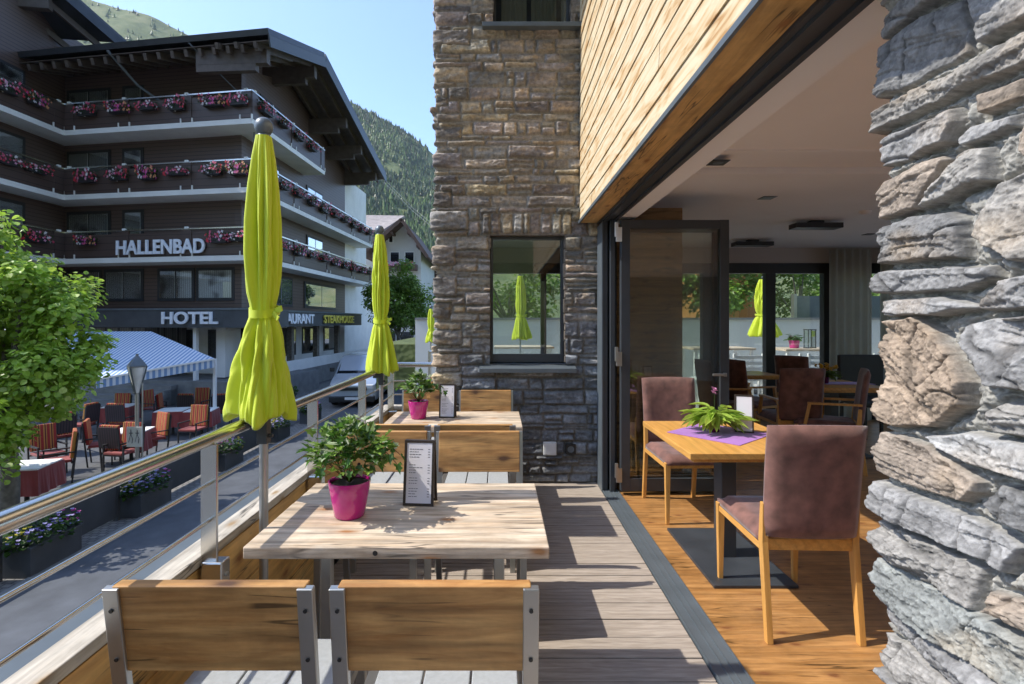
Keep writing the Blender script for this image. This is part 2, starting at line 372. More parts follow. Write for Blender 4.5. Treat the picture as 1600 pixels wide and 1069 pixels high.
def textmesh(name, txt, size, mat, parent=None, m=None, extrude=0.02, bold=0.0, sx=1.0):
    cu = bpy.data.curves.new(name + '_curve', 'FONT'); cu.body = txt; cu.size = size; cu.extrude = extrude; cu.offset = bold
    cu.align_x = 'CENTER'; cu.align_y = 'CENTER'
    tmp = bpy.data.objects.new('tmp', cu); COL.objects.link(tmp)
    bpy.context.view_layer.update()
    me = bpy.data.meshes.new_from_object(tmp.evaluated_get(bpy.context.evaluated_depsgraph_get()))
    bpy.data.objects.remove(tmp); bpy.data.curves.remove(cu)
    me.name = name
    me.transform(Matrix.Diagonal((sx, 1, 1, 1)))
    if m is not None: me.transform(m)
    me.materials.clear(); me.materials.append(M[mat])
    o = bpy.data.objects.new(name, me); COL.objects.link(o)
    if parent: o.parent = parent
    return o
# numpy value noise
def _h(ix, iy, seed):
    n = (ix.astype(np.int64) * 374761393 + iy.astype(np.int64) * 668265263 + seed * 982451653) & 0x7fffffff
    n = ((n ^ (n >> 13)) * 1274126177) & 0x7fffffff
    return ((n ^ (n >> 16)) & 0xffff) / 65535.0
def vnoise(x, y, seed=0):
    ix = np.floor(x); iy = np.floor(y); fx = x - ix; fy = y - iy
    fx = fx * fx * (3 - 2 * fx); fy = fy * fy * (3 - 2 * fy)
    a = _h(ix, iy, seed); b = _h(ix + 1, iy, seed); c = _h(ix, iy + 1, seed); d = _h(ix + 1, iy + 1, seed)
    return (a * (1 - fx) + b * fx) * (1 - fy) + (c * (1 - fx) + d * fx) * fy - 0.5
def fbm(x, y, seed=0, o=4, g=0.5):
    s = 0; a = 1
    for i in range(o): s = s + a * vnoise(x * 2 ** i, y * 2 ** i, seed + i * 17); a *= g
    return s
def sstep(a, b, x):
    t = np.clip((x - a) / (b - a), 0, 1); return t * t * (3 - 2 * t)
def grid_mesh(name, Pos, Colr, keep, mat, parent):
    nv, nu = Pos.shape[:2]
    idx = np.arange(nv * nu).reshape(nv, nu)
    q = np.stack([idx[:-1, :-1], idx[:-1, 1:], idx[1:, 1:], idx[1:, :-1]], -1)[keep]
    used, inv = np.unique(q.ravel(), return_inverse=True)
    V = Pos.reshape(-1, 3)[used]; Q = inv.reshape(-1, 4)
    me = bpy.data.meshes.new(name)
    me.vertices.add(len(V)); me.vertices.foreach_set('co', V.astype(np.float32).ravel())
    me.loops.add(len(Q) * 4); me.loops.foreach_set('vertex_index', Q.astype(np.int32).ravel())
    me.polygons.add(len(Q)); me.polygons.foreach_set('loop_start', np.arange(0, len(Q) * 4, 4, dtype=np.int32))
    me.polygons.foreach_set('use_smooth', np.ones(len(Q), dtype=bool))
    me.update(calc_edges=True); me.validate()
    ca = me.color_attributes.new('Col', 'FLOAT_COLOR', 'POINT')
    c4 = np.ones((len(V), 4), dtype=np.float32); c4[:, :3] = Colr.reshape(-1, 3)[used]
    ca.data.foreach_set('color', c4.ravel())
    me.materials.append(M[mat])
    o = bpy.data.objects.new(name, me); COL.objects.link(o); o.parent = parent
    return o
def courses(U, V, seed, hmin, hmax, wmin, wmax, special=(), warp=0.012):
    """coursed rubble: returns stone id, distance to the stone's edge, stone-local coords, per point"""
    rs = np.random.RandomState(seed)
    Uw = U + warp * fbm(U * 9, V * 22, seed + 1, 3); Vw = V + warp * 0.9 * fbm(U * 6, V * 12, seed + 2, 3)
    umin, umax = U.min() - 1, U.max() + 1; v = V.min() - 0.1; rows = [v]
    while v < V.max() + 0.2: v += rs.uniform(hmin, hmax); rows.append(v)
    rows = np.array(rows); ri = np.clip(np.searchsorted(rows, Vw) - 1, 0, len(rows) - 2)
    sid = np.zeros(U.shape, int); dist = np.zeros(U.shape); k = 0
    for r in range(len(rows) - 1):
        m_ = ri == r
        us = [umin]
        while us[-1] < umax: us.append(us[-1] + rs.uniform(wmin, wmax) * (1 if rs.rand() > 0.25 else 0.5))
        us = np.array(us)
        if m_.any():
            uu = Uw[m_]; ci = np.clip(np.searchsorted(us, uu) - 1, 0, len(us) - 2)
            vv = Vw[m_]; lo, hi = rows[r], rows[r + 1]
            # some stones are split in two thin ones
            sp = rs.rand(len(us)) < 0.22; frac = rs.uniform(0.35, 0.65, len(us)); mid = lo + (hi - lo) * frac[ci]
            lo_ = np.where(sp[ci] & (vv > mid), mid, lo); hi_ = np.where(sp[ci] & (vv <= mid), mid, hi)
            d = np.minimum(np.minimum(uu - us[ci], us[ci + 1] - uu), np.minimum(vv - lo_, hi_ - vv))
            dist[m_] = d; sid[m_] = k + ci * 2 + (sp[ci] & (vv > mid))
        k += 2 * len(us)
    for (a0, a1, b0, b1, n_, vert) in special:
        m_ = (Uw > a0) & (Uw < a1) & (Vw > b0) & (Vw < b1)
        if not m_.any(): continue
        if vert:
            us = np.sort(np.concatenate([[a0, a1], a0 + (a1 - a0) * (np.arange(1, n_) + rs.uniform(-0.3, 0.3, n_ - 1)) / n_]))
            uu = Uw[m_]; ci = np.clip(np.searchsorted(us, uu) - 1, 0, len(us) - 2)
            dist[m_] = np.minimum(np.minimum(uu - us[ci], us[ci + 1] - uu), np.minimum(Vw[m_] - b0, b1 - Vw[m_])); sid[m_] = k + ci
        else:
            dist[m_] = np.minimum(np.minimum(Uw[m_] - a0, a1 - Uw[m_]), np.minimum(Vw[m_] - b0, b1 - Vw[m_])); sid[m_] = k
        k += n_ + 2
    return sid, dist
# ================================================================== SETTING
GZ = -1.90                                   # street level; the terrace deck is z = 0
MB().box(-900, 900, -60, 420, GZ - 0.5, GZ).build('ground', 'grey_stone_floor').__setitem__('kind', 'structure')
tag(MB().quad((-6.05, -20, GZ + .008), (-1.2, -20, GZ + .008), (-1.2, 120, GZ + .008), (-6.05, 120, GZ + .008)).build('road', 'asphalt'), kind='structure')
tag(MB().quad((-6.6, -20, GZ + .004), (-6.05, -20, GZ + .004), (-6.05, 17, GZ + .004), (-6.6, 17, GZ + .004)).build('pavement', 'setts'), kind='structure')
tag(MB().quad((-9.6, 17, GZ + .005), (-6.05, 17, GZ + .005), (-6.05, 60, GZ + .005), (-9.6, 60, GZ + .005)).build('pavement', 'setts'), kind='structure')

# mountain: meadow at the upper left, wooded ridge to the right
def ridge(X):
    return np.interp(X, [-3000, -2000, -1170, -1000, -860, -660, -439, -330, -250, -174, 0, 300, 1500], [1400, 1250, 925, 880, 812, 725, 636, 580, 535, 470, 380, 260, 150])
def hillz(X, Y):
    t = np.clip((Y - 330) / 1170.0, 0, 1)
    z = ridge(X) * (0.25 * t + 0.75 * t ** 1.5)
    bk = np.clip((Y - 1500) / 900, 0, 1)
    z = z * (1 - bk * 0.9)
    return GZ - 1 + z + (fbm(X / 90, Y / 90, 5, 5) * 26) * np.clip((Y - 330) / 300, 0, 1) * np.clip((1550 - Y) / 250, 0.25, 1)
xs = np.linspace(-2200, 1000, 260); ys = np.concatenate([np.linspace(300, 1500, 200), np.linspace(1520, 2400, 20)])
XX, YY = np.meshgrid(xs, ys); ZZ = hillz(XX, YY)
o = grid_mesh('hills', np.stack([XX, YY, ZZ], -1), np.ones(XX.shape + (3,)), np.ones((len(ys) - 1, len(xs) - 1), bool), 'hill', None)
tag(o, kind='structure')
xs = np.linspace(-1800, 1800, 90); ys = np.linspace(-1250, -90, 50); XX, YY = np.meshgrid(xs, ys)  # unseen slope behind the camera, added to darken the window reflections
ZZ = GZ - 1 + 430 * np.clip((-90 - YY) / 1160, 0, 1) ** .9 * (1 + .25 * np.sin(XX / 400)) + fbm(XX / 80, YY / 80, 6, 4) * 22 * np.clip((-90 - YY) / 200, 0, 1)
o = grid_mesh('hills', np.stack([XX, YY, ZZ], -1), np.ones(XX.shape + (3,)), np.ones((49, 89), bool), 'hill', None); tag(o, kind='structure')
# conifers of the mountain forest: a mass nobody could count
rs = np.random.RandomState(3); mb = MB(); cnt = 0
fv = []; ff = []; fc = []
while cnt < 9000:
    Y = rs.uniform(480, 1530); px = rs.uniform(525, 700) if rs.rand() < 0.78 else rs.uniform(130, 330); X = (px - CX) / F * Y
    if px < 400:
        if Y < 900 or vnoise(np.array([X / 60.]), np.array([Y / 110.]), 9)[0] < -0.02 : continue
        if Y > 1400 and rs.rand() < .7: continue
    z = float(hillz(np.array([X]), np.array([Y]))[0])
    if px >= 400 and vnoise(np.array([X / 60.]), np.array([Y / 60.]), 12)[0] < -0.33: continue
    h = rs.uniform(6, 12) + 9 * rs.rand() ** 3 * (0.8 if px < 400 else 1); r_ = h * rs.uniform(0.22, 0.36)
    if z + H > 5000: continue
    g = rs.uniform(0.55, 1.25); c = (0.05 * g, 0.105 * g, 0.035 * g) if rs.rand() < 0.55 + .6 * vnoise(np.array([X / 45.]), np.array([Y / 80.]), 31)[0] else (0.15 * g, 0.23 * g, 0.06 * g)
    ph = rs.uniform(0, 6)
    for (z0, z1, k) in ((0.05, .62, 1.0), (0.36, 1.0, .62)):
        b = len(fv); n = 6
        for j in range(n):
            a = ph + 2 * math.pi * j / n; rr = r_ * k * rs.uniform(.75, 1.2)
            fv.append((X + rr * math.cos(a), Y + rr * math.sin(a), z - 1.5 + h * z0 + rs.uniform(-.06, .06) * h)); fc.append(c)
        fv.append((X, Y, z - 1.5 + h * z1)); fc.append(c)
        for j in range(n): ff.append((b + j, b + (j + 1) % n, b + n))
    cnt += 1
mb.v = fv; mb.f = ff; mb.c = fc
tag(mb.build('conifer_forest', 'leaf'), 'dense conifer forest covering the mountain slope', 'forest', None, 'stuff')

# ================================================================== RESTAURANT BUILDING
b = thing('restaurant_building', 'modern restaurant building with wood cladding above wide folding glass doors', 'building', (2.5, 4.0, 0))
def part(mbx, name, mat, parent, **k):
    o = mbx.build(name, mat, None, **k); o.parent = parent
    o.matrix_parent_inverse = Matrix.Translation(-Vector(parent.location)) if parent.type == 'EMPTY' and parent.rotation_euler.z == 0 else parent.matrix_world.inverted()
    return o
# cladding boards, each a slightly tilted lap board
mb = MB(); z = 2.345; k = 0
random.seed(3)
while z < 5.6:
    hh = 0.126
    ya = -1.5
    while ya < 4.69:
        yb = min(4.715, ya + random.uniform(2.2, 4.2)); dx = random.uniform(-.002, .002)
        mb.add([(.722 + dx, ya, z), (.722 + dx, yb, z), (.728 + dx, yb, z + hh - .003), (.728 + dx, ya, z + hh - .003), (.75, ya, z), (.75, yb, z), (.75, yb, z + hh - .003), (.75, ya, z + hh - .003)],
               [(0, 1, 2, 3), (0, 4, 5, 1), (3, 2, 6, 7), (0, 3, 7, 4), (1, 5, 6, 2)])
        ya = yb + .003
    z += hh; k += 1
part(mb, 'cladding', 'clad', b)
part(MB().box(.752, 1.0, -1.5, 4.70, 2.40, 5.6), 'upper_wall', 'taupe', b)
part(MB().box(.708, .722, -1.5, 4.70, 2.328, 2.352), 'edge_trim', 'anthl', b)
part(MB().box(.722, .874, -1.5, 4.70, 2.336, 2.36), 'soffit', 'soffit', b)
part(MB().box(.876, 1.018, -1.5, 4.70, 2.322, 2.36).box(.90, .925, -1.5, 4.70, 2.308, 2.322).box(.975, 1.0, -1.5, 4.70, 2.308, 2.322), 'door_head_track', 'anth', b)
part(MB().box(1.02, 1.16, 0.5, 4.70, 2.33, 2.56), 'bulkhead', 'plaster', b)
# ceiling with a shallow stepped band
mb = MB().box(.9, 6.7, -4.2, 3.35, 2.55, 2.75).box(.9, 6.7, 3.35, 3.85, 2.585, 2.75).box(.9, 6.7, 3.85, 7.9, 2.55, 2.75).box(-.6, .9, 4.95, 7.9, 2.55, 2.75)
mb.box(1.2, 6.6, 3.335, 3.36, 2.535, 2.56).box(1.2, 6.6, 3.84, 3.865, 2.535, 2.56)
part(mb, 'ceiling', 'plaster', b)
part(MB().box(-.6, 8, -4.2, 8.3, 5.6, 5.85), 'roof', 'roofmetal', b)  # unseen roof slab, put in to block sun and sky
part(MB().box(6.5, 6.7, -4.2, 7.9, 2.25, 2.55).box(6.5, 6.7, 1.5, 1.9, 0, 2.25).box(6.5, 6.7, 5.2, 5.6, 0, 2.25).box(1.2, 6.7, -4.2, -4.0, 0, 2.55), 'inner_wall', 'taupe', b)  # hidden right side left open, added to let sky light brighten the room
part(MB().box(-.56, 6.7, 7.8, 8.0, 2.31, 5.6).box(6.35, 6.7, 7.8, 8.0, 0, 2.31), 'rear_wall', 'taupe', b)
part(MB().box(.95, 1.77, 5.07, 7.3, 0, 2.55), 'wood_partition', 'panelwood', b)
# rear glazing
gl = MB()
for x0, x1 in ((-.5, -.42), (.62, .70), (1.9, 1.98), (3.02, 3.18), (3.96, 4.10), (4.82, 4.90)): gl.box(x0, x1, 7.78, 7.90, 0, 2.31)
gl.box(-.5, 6.35, 7.775, 7.905, 2.17, 2.32).box(-.5, 6.35, 7.776, 7.904, 0, .10)
wf = part(gl, 'rear_window_frame', 'black', b, bevel=.004)
part(MB().box(-.5, 6.35, 7.835, 7.845, .1, 2.2), 'rear_window_pane', 'glass', b)
part(MB().box(-.56, 8, 4.0, 4.1, GZ, -.35).box(.0, 8, -1.5, 12.5, GZ, -.35), 'basement', 'concrete', b)
# floors
mb = MB(); y = .35; k = 0
random.seed(5)
while y < 5.36:
    mb.box(-.985 + random.uniform(0, .01), .878, y, y + .1415, -.025, random.uniform(-.0015, .0015)); y += .1475
tag(mb.build('terrace_deck', 'deck', bevel=.003), kind='structure')
tag(MB().box(-1.1, .95, .2, 5.4, -.2, -.06).build('terrace_base', 'anth'), kind='structure')
mb = MB(); y = -4.0; random.seed(9)
while y < 7.78:
    x = 1.025 - random.uniform(0, 1.2)
    while x < 6.5:
        x2 = x + random.uniform(1.1, 2.3)
        mb.box(max(x, 1.025), min(x2, 6.5) - .0012, y, y + .1388, -.02, random.uniform(-.0004, .0004)); x = x2
    y += .14
tag(mb.build('interior_floor', 'floor'), kind='structure')
tag(MB().box(-.5, 1.02, 5.0, 7.8, -.02, -.001).build('interior_floor', 'floor'), kind='structure')
tag(MB().box(-1.5, 12, 8.0, 12.5, -.2, -.03).box(6.7, 26, -6, 8.0, -.2, -.035).build('rear_floor_and_bounce_slab', 'rearfloor'), kind='structure')  # rear terrace, plus an unseen pale side slab added to bounce light indoors
# threshold rail
t = thing('door_track', 'grey aluminium sliding door threshold track set between deck and wood floor', 'door track', (.95, 2.5, 0))
mb = MB().box(.884, 1.022, -.5, 4.7, -.02, .004)
for xx, ww in ((.886, .006), (.935, .004), (.967, .004), (1.012, .008)): mb.box(xx, xx + ww, -.5, 4.7, .004, .009)
part(mb, 'rail', 'anthl', t)
# folding doors, parked at the far end
def door_panel(y, x0, x1, label, first):
    t = thing('folding_door', label, 'glass door', ((x0 + x1) / 2, y, 0), 0, 'folding glass doors parked beside the stone tower')
    z0, z1 = .03, 2.305; fw = .075
    mb = MB().box(x0, x0 + fw, y - .03, y + .03, z0, z1).box(x1 - fw, x1, y - .03, y + .03, z0, z1)
    mb.box(x0 + fw, x1 - fw, y - .029, y + .029, z1 - fw, z1 - .0015).box(x0 + fw, x1 - fw, y - .029, y + .029, z0 + .0015, z0 + .11)
    part(mb, 'frame', 'anth', t, bevel=.003)
    part(MB().box(x0 + fw, x1 - fw, y - .006, y + .006, z0 + .11, z1 - fw), 'pane', 'glassd', t)
    if first:
        for zz in (2.17, 1.13, .16):
            hb = MB().box(x0 - .045, x0 + .004, y - .048, y - .0305, zz - .05, zz + .07).box(x0 - .055, x0 - .03, y - .06, y - .03, zz - .01, zz + .11)
            part(hb, 'hinge', 'white' if zz > 2 else 'alu', t, bevel=.003)
        part(MB().box(x1 - .15, x1 - .04, y - .07, y - .045, 1.0, 1.02).box(x1 - .055, x1 - .035, y - .07, y - .03, .995, 1.025), 'handle', 'alu', t, bevel=.003)
door_panel(4.42, 1.02, 1.925, 'foremost folding glass door with silver hinges, standing open behind the oak table', True)
door_panel(4.50, 1.04, 1.96, 'second folding glass door parked directly behind the foremost one', False)
door_panel(4.58, 1.06, 1.94, 'third folding glass door at the back of the parked stack', False)
t = thing('door_jamb', 'dark grey door jamb post between stone tower and folding doors', 'door jamb', (.95, 4.6, 0))
mb = MB().box(.89, .93, 4.50, 4.70, 0, 2.33).box(.945, .985, 4.46, 4.70, 0, 2.33).box(.93, .945, 4.56, 4.70, 0, 2.33).box(.985, 1.015, 4.53, 4.70, 0, 2.32)
part(mb, 'profile', 'anth', t, bevel=.003)
part(MB().box(.878, .889, 4.49, 4.70, 0, 2.3), 'side_strip', 'anthl', t)

# ================================================================== STONE TOWER
def stone_color(sid, seed, pal, wts=None, j=0.2):
    rs = np.random.RandomState(seed); n = int(sid.max()) + 1
    pi = rs.choice(len(pal), n, p=wts); pc = np.array(pal)[pi] * rs.uniform(1 - j, 1 + j, (n, 1)) * rs.uniform(.96, 1.04, (n, 3))
    return pc[sid]
tw = thing('stone_tower', 'tall tower wall of brown and grey rubble stone with dark windows', 'stone tower', (.2, 5, 0))
du = .0085
us = np.arange(-1.3, 1.452, du); vs = np.arange(GZ, 5.55, du); U, V = np.meshgrid(us, vs)
sp = [(.40, 1.22, 2.235, 2.43, 9, True)]
rq = np.random.RandomState(4); vv = GZ
while vv < 5.5:                      # larger rough quoins on the corner
    h_ = rq.uniform(.10, .2); a = rq.uniform(.08, .32)
    sp.append((-rq.uniform(.1, .3), a, vv, vv + h_, 1, False)); vv += h_ + rq.uniform(0, .22)
sid, dist = courses(U, V, 11, .04, .15, .10, .46, sp)
rs = np.random.RandomState(12); n = sid.max() + 1
hgt = rs.uniform(.55, 1.25, n)[sid]; tx = rs.uniform(-.06, .06, n)[sid]
corner = np.exp(-(U / .12) ** 2)
ed = sstep(.001, .020 + .004 * corner, dist)
big = fbm(U * 7, V * 16, 3, 5, .62); fine = fbm(U * 40, V * 70, 8, 3, .6)
h = ed * (.020 * hgt + .010 + tx * .2) + ed * (big * .022 + fine * .007) + (1 - ed) * fbm(U * 60, V * 60, 21, 2) * .004
h += corner * ed * (hgt - .8) * .045
pal = [(.205, .18, .152), (.25, .215, .175), (.16, .14, .122), (.30, .235, .165), (.19, .175, .162), (.115, .102, .092), (.35, .275, .185)]
c = stone_color(sid, 31, pal, [.24, .22, .17, .1, .14, .08, .05], .2)
g = fbm(U * 5, V * 13, 40, 4)[..., None]
c = c * (1 + .75 * g); c = c + np.clip(fbm(U * 9, V * 30, 45, 4) - .12, 0, 1)[..., None] * np.array([.30, .19, .07])
# the stones near the deck are a cooler slate, as in the lower courses of the tower
cool = sstep(1.75, 1.0, V + fbm(U * 3, V * 3, 50, 3) * .9)[..., None] * sstep(.05, .3, U)[..., None]
grey = c.mean(-1, keepdims=True) * np.array([.92, .97, 1.04])
c = c * (1 - cool) + grey * cool
mort = np.array([.23, .205, .17]) * (1 - .35 * cool)
c = c * ed[..., None] + mort * (1 - ed[..., None])
c = np.clip(c * 1.15, .02, .8)
r_ = .035; a = np.clip((U + r_) / (2 * r_), 0, 1) * math.pi / 2
nx = -np.cos(a); ny = -np.sin(a)
bx = np.where(U > 0, -.56 + U, -.56); by = np.where(U > 0, 4.745, 4.745 - U)
Pp = np.stack([bx + nx * h, by + ny * h, V], -1)
um = (U[:-1, :-1] + U[1:, 1:]) / 2; vm = (V[:-1, :-1] + V[1:, 1:]) / 2
keep = ~((um > .474) & (um < 1.153) & (vm > 1.065) & (vm < 2.235)) & ~((um > .50) & (um < 1.21) & (vm > 4.10) & (vm < 5.45))
o = grid_mesh('stone_wall', Pp, c, keep, 'stone', None); o.parent = tw; o.matrix_parent_inverse = Matrix.Translation(-tw.location)
mbk = MB().box(-.52, -.082, 4.86, 5.1, GZ, 5.5).box(.60, .9, 4.86, 5.1, GZ, 5.5).box(-.082, .60, 4.87, 5.1, GZ, 1.06).box(-.082, .6, 4.87, 5.1, 2.24, 4.09).box(-.50, -.40, 5.1, 7.8, GZ, 5.5)
part(mbk, 'wall_core', 'taupe', tw)
def window(x0, x1, z0, z1, sill_z):
    # stone reveals
    mb = MB(); g = lambda: (.2 * random.uniform(.7, 1.3), .165 * random.uniform(.8, 1.2), .13)
    zz = z0
    while zz < z1:
        z2 = min(z1, zz + random.uniform(.06, .14))
        for xx, sgn in ((x0, 1), (x1, -1)):
            e = random.uniform(0, .012); cc = random.uniform(.7, 1.25); mb.box(min(xx - sgn * .03, xx + sgn * e), max(xx - sgn * .03, xx + sgn * e), 4.735, 4.86, zz + .003, z2 - .003, None, (.19 * cc, .155 * cc, .12 * cc))
        zz = z2
    mb.box(x0 - .02, x1 + .02, 4.735, 4.86, z1 - .004, z1 + .03, None, (.17, .14, .11))
    part(mb, 'stone_reveal', 'stone', tw, bevel=.006)
    w_ = part(MB().box(x0 + .006, x0 + .030, 4.80, 4.86, z0, z1 - .005).box(x1 - .030, x1 - .006, 4.80, 4.86, z0, z1 - .005).box(x0 + .030, x1 - .030, 4.801, 4.859, z1 - .032, z1 - .0065).box(x0 + .030, x1 - .030, 4.801, 4.859, z0 + .0015, z0 + .075), 'window', 'anth', tw, bevel=.003)
    s1 = MB().box(x0 + .03, x1 - .03, 4.83, 4.836, z0 + .07, z1 - .03).build('pane', 'glass', w_)
    s2 = MB().add([(x0 - .09, 4.625, sill_z - .06), (x1 + .09, 4.625, sill_z - .06), (x1 + .09, 4.625, sill_z - .022), (x0 - .09, 4.625, sill_z - .022), (x0 - .09, 4.85, sill_z - .03), (x1 + .09, 4.85, sill_z - .03), (x1 + .09, 4.85, sill_z + .022), (x0 - .09, 4.85, sill_z + .022)],
                  [(0, 1, 2, 3), (3, 2, 6, 7), (0, 4, 5, 1), (0, 3, 7, 4), (1, 5, 6, 2), (4, 7, 6, 5)]).build('sill', 'anthl', w_, bevel=.002)
window(-.086, .593, 1.08, 2.235, 1.06)
window(-.06, .65, 4.12, 5.4, 4.12)
# upper-window curtains
t = MB()
for x0 in (0.02, .30): 
    for i in range(14):
        xa = x0 + i * .017; t.quad((xa, 4.95 + .012 * (i % 2), 4.15), (xa + .017, 4.95 + .012 * ((i + 1) % 2), 4.15), (xa + .017, 4.95 + .012 * ((i + 1) % 2), 5.4), (xa, 4.95 + .012 * (i % 2), 5.4))
tag(t.build('curtain', 'sheer'), 'pale curtain behind the upper window of the stone tower', 'curtain')
# electric plates
o = thing('blank_wall_plate', 'square white blank cover plate low on the tower wall', 'wall plate', (.455, 4.71, .312))
o2 = MB().box(-.058, .058, -.012, .03, -.058, .058).build('cover', 'white', o, bevel=.004); MB().box(-.046, .046, -.0145, -.012, -.046, .046).build('inner_plate', 'white', o, bevel=.002)
o = thing('power_socket', 'dark square power socket beside the white plate on the tower wall', 'socket', (.640, 4.705, .31))
MB().box(-.045, .045, -.012, .03, -.045, .045).build('frame', 'black', o, bevel=.004); MB().lathe([(.0, .0), (.022, .0), (.024, .004), (.03, .004)], n=20).build('ring', 'anthl', o).rotation_euler = (R(90), 0, 0)
kids(o)[-1].location = (0, -.0125, 0)

# ================================================================== ROUGH STONE PILLAR (foreground right)
pl = thing('stone_pillar', 'rough grey quarry stone pillar with deep mortar joints at the near edge of opening', 'stone pillar', (1.2, 1.0, 0))
PXP = .955
A = lambda L, y0=0: [(1300 + x / 1.98, y0 + y / 1.98) for x, y in L]
GR = (.215, .21, .206); TN = (.25, .205, .165); WG = (.235, .222, .205); DG = (.15, .148, .146); GG = (.195, .202, .192)
stones = [
 (A([(130, 35), (300, -60), (350, -20), (250, 48), (148, 118)]), GR, .040, -.5),
 (A([(150, 120), (250, 60), (378, 5), (388, 175), (260, 240), (185, 292), (155, 240)]), DG, .034, -.4),
 (A([(392, -10), (640, -80), (640, 50), (430, 152), (408, 110)]), GR, .045, -.45),
 (A([(138, 335), (260, 265), (420, 190), (640, 60), (640, 185), (420, 272), (260, 350), (150, 397)]), WG, .046, -.5),
 (A([(415, 300), (580, 228), (582, 300), (430, 370)]), TN, .034, -.4),
 (A([(590, 215), (680, 170), (680, 330), (592, 300)]), GR, .034, -.4),
 (A([(127, 440), (170, 405), (362, 338), (368, 385), (340, 452), (140, 518)]), GR, .044, -.4),
 (A([(365, 430), (400, 390), (532, 358), (528, 402), (372, 465)]), GR, .040, -.35),
 (A([(124, 600), (200, 530), (320, 486), (335, 500), (255, 640), (245, 655), (160, 672)]), TN, .044, -.5),
 (A([(250, 657), (290, 580), (350, 480), (400, 455), (452, 458), (452, 565), (330, 622)]), WG, .046, -.45),
 (A([(542, 360), (600, 330), (690, 320), (690, 500), (610, 545), (548, 475)]), TN, .036, -.2),
 (A([(128, 720), (200, 672), (340, 652), (382, 680), (380, 800), (128, 812)]), DG, .044, -.1),
 (A([(410, 732), (440, 640), (475, 570), (560, 532), (680, 535), (680, 790), (545, 818), (450, 772)]), WG, .044, -.3),
 (A([(148, 818), (465, 818), (475, 860), (380, 902), (150, 907)]), GR, .042, 0),
 (A([(425, 942), (500, 862), (600, 833), (690, 830), (690, 950), (430, 966)]), GR, .044, -.1),
 (A([(126, 935), (300, 913), (445, 952), (300, 978), (130, 980)]), GR, .044, .05),
 (A([(450, 978), (690, 962), (690, 996), (480, 997)]), DG, .038, 0),
 (A([(124, 150), (132, 60), (145, 0), (160, -55), (230, -75), (310, -20), (405, 130), (395, 205), (290, 272), (175, 272), (140, 222)], 530), (.26, .20, .148), .048, .2),
 (A([(375, 0), (385, -58), (480, -75), (690, -60), (690, 175), (480, 147), (440, 85)], 530), GR, .046, .1),
 (A([(445, 215), (500, 183), (690, 195), (690, 320), (470, 288)], 530), WG, .040, .2),
 (A([(258, 292), (370, 278), (690, 330), (690, 460), (400, 385), (300, 335)], 530), (.28, .275, .268), .050, .3),
 (A([(145, 310), (180, 288), (300, 345), (437, 432), (430, 470), (390, 502), (250, 465), (160, 430)], 530), TN, .040, .4),
 (A([(430, 500), (480, 435), (690, 480), (690, 640), (480, 562)], 530), DG, .038, .3),
 (A([(116, 468), (180, 453), (400, 540), (562, 632), (510, 724), (360, 642), (120, 530)], 530), GR, .052, .45),
 (A([(140, 650), (160, 590), (232, 592), (430, 698), (412, 835), (200, 712)], 530), WG, .042, .5),
 (A([(455, 762), (570, 795), (620, 890), (600, 910), (452, 840)], 530), TN, .038, .45),
 (A([(568, 640), (690, 640), (690, 800), (572, 742)], 530), TN, .040, .4),
 (A([(108, 765), (125, 715), (185, 698), (420, 832), (690, 975), (690, 1150), (520, 1062), (300, 920), (150, 822)], 530), GG, .052, .55),
 (A([(155, 832), (205, 842), (400, 972), (600, 1110), (520, 1150), (360, 1050), (200, 932)], 530), GR, .040, .6),
 (A([(133, 990), (190, 925), (350, 1042), (480, 1130), (440, 1170), (250, 1100), (140, 1020)], 530), WG, .044, .6),
 (A([(118, 1040), (200, 1062), (400, 1150), (400, 1180), (118, 1110)], 530), GR, .042, .5),
]
us = np.concatenate([np.arange(-.40, -.06, .006), np.arange(-.06, .56, .0022), np.arange(.56, 1.12, .012)]); vs = np.arange(-.05, 2.6, .0022)
U, V = np.meshgrid(us, vs)
# fallback rubble outside the traced area
sid2, dist2 = courses(U, V, 77, .07, .16, .2, .5, (), .02)
uw = np.maximum(U, .020 + .006 * vnoise(V * 20, V * 3, 60)) + .006 * fbm(U * 16, V * 16, 61, 4); vw = V + .007 * fbm(U * 16 + 9, V * 16, 62, 4)
inside = np.full(U.shape, -1.0); ssid = np.full(U.shape, -1, int)
for si, (poly, colr, hh, sl) in enumerate(stones):
    pu = []; 
    for (x, y) in poly:
        d = PXP * F / (x - CX); uu = 1.33 - d
        if x < 1388: uu -= .16 if x < 1376 else .10
        pu.append((uu, H - (y - CY) / F * d))
    pu = np.array(pu)
    m_ = (U > pu[:, 0].min() - .03) & (U < pu[:, 0].max() + .03) & (V > pu[:, 1].min() - .03) & (V < pu[:, 1].max() + .03)
    x_ = uw[m_]; y_ = vw[m_]; dmin = np.full(x_.shape, 9.); ins = np.zeros(x_.shape, bool)
    for i in range(len(pu)):
        x1, y1 = pu[i]; x2, y2 = pu[(i + 1) % len(pu)]; ex, ey = x2 - x1, y2 - y1
        t_ = np.clip(((x_ - x1) * ex + (y_ - y1) * ey) / (ex * ex + ey * ey), 0, 1)
        dmin = np.minimum(dmin, np.hypot(x_ - x1 - t_ * ex, y_ - y1 - t_ * ey))
        cr = ((y1 > y_) != (y2 > y_)) & (x_ < (ex) * (y_ - y1) / (ey if abs(ey) > 1e-9 else 1e-9) + x1); ins ^= cr
    sd = np.where(ins, dmin, -dmin)
    cur = inside[m_]; up = sd > cur
    t1 = inside[m_]; t1[up] = sd[up]; inside[m_] = t1
    t2 = ssid[m_]; t2[up & ins] = si; ssid[m_] = t2
traced = (U < .55)
NS = len(stones)
sid = np.where(ssid >= 0, ssid, NS)
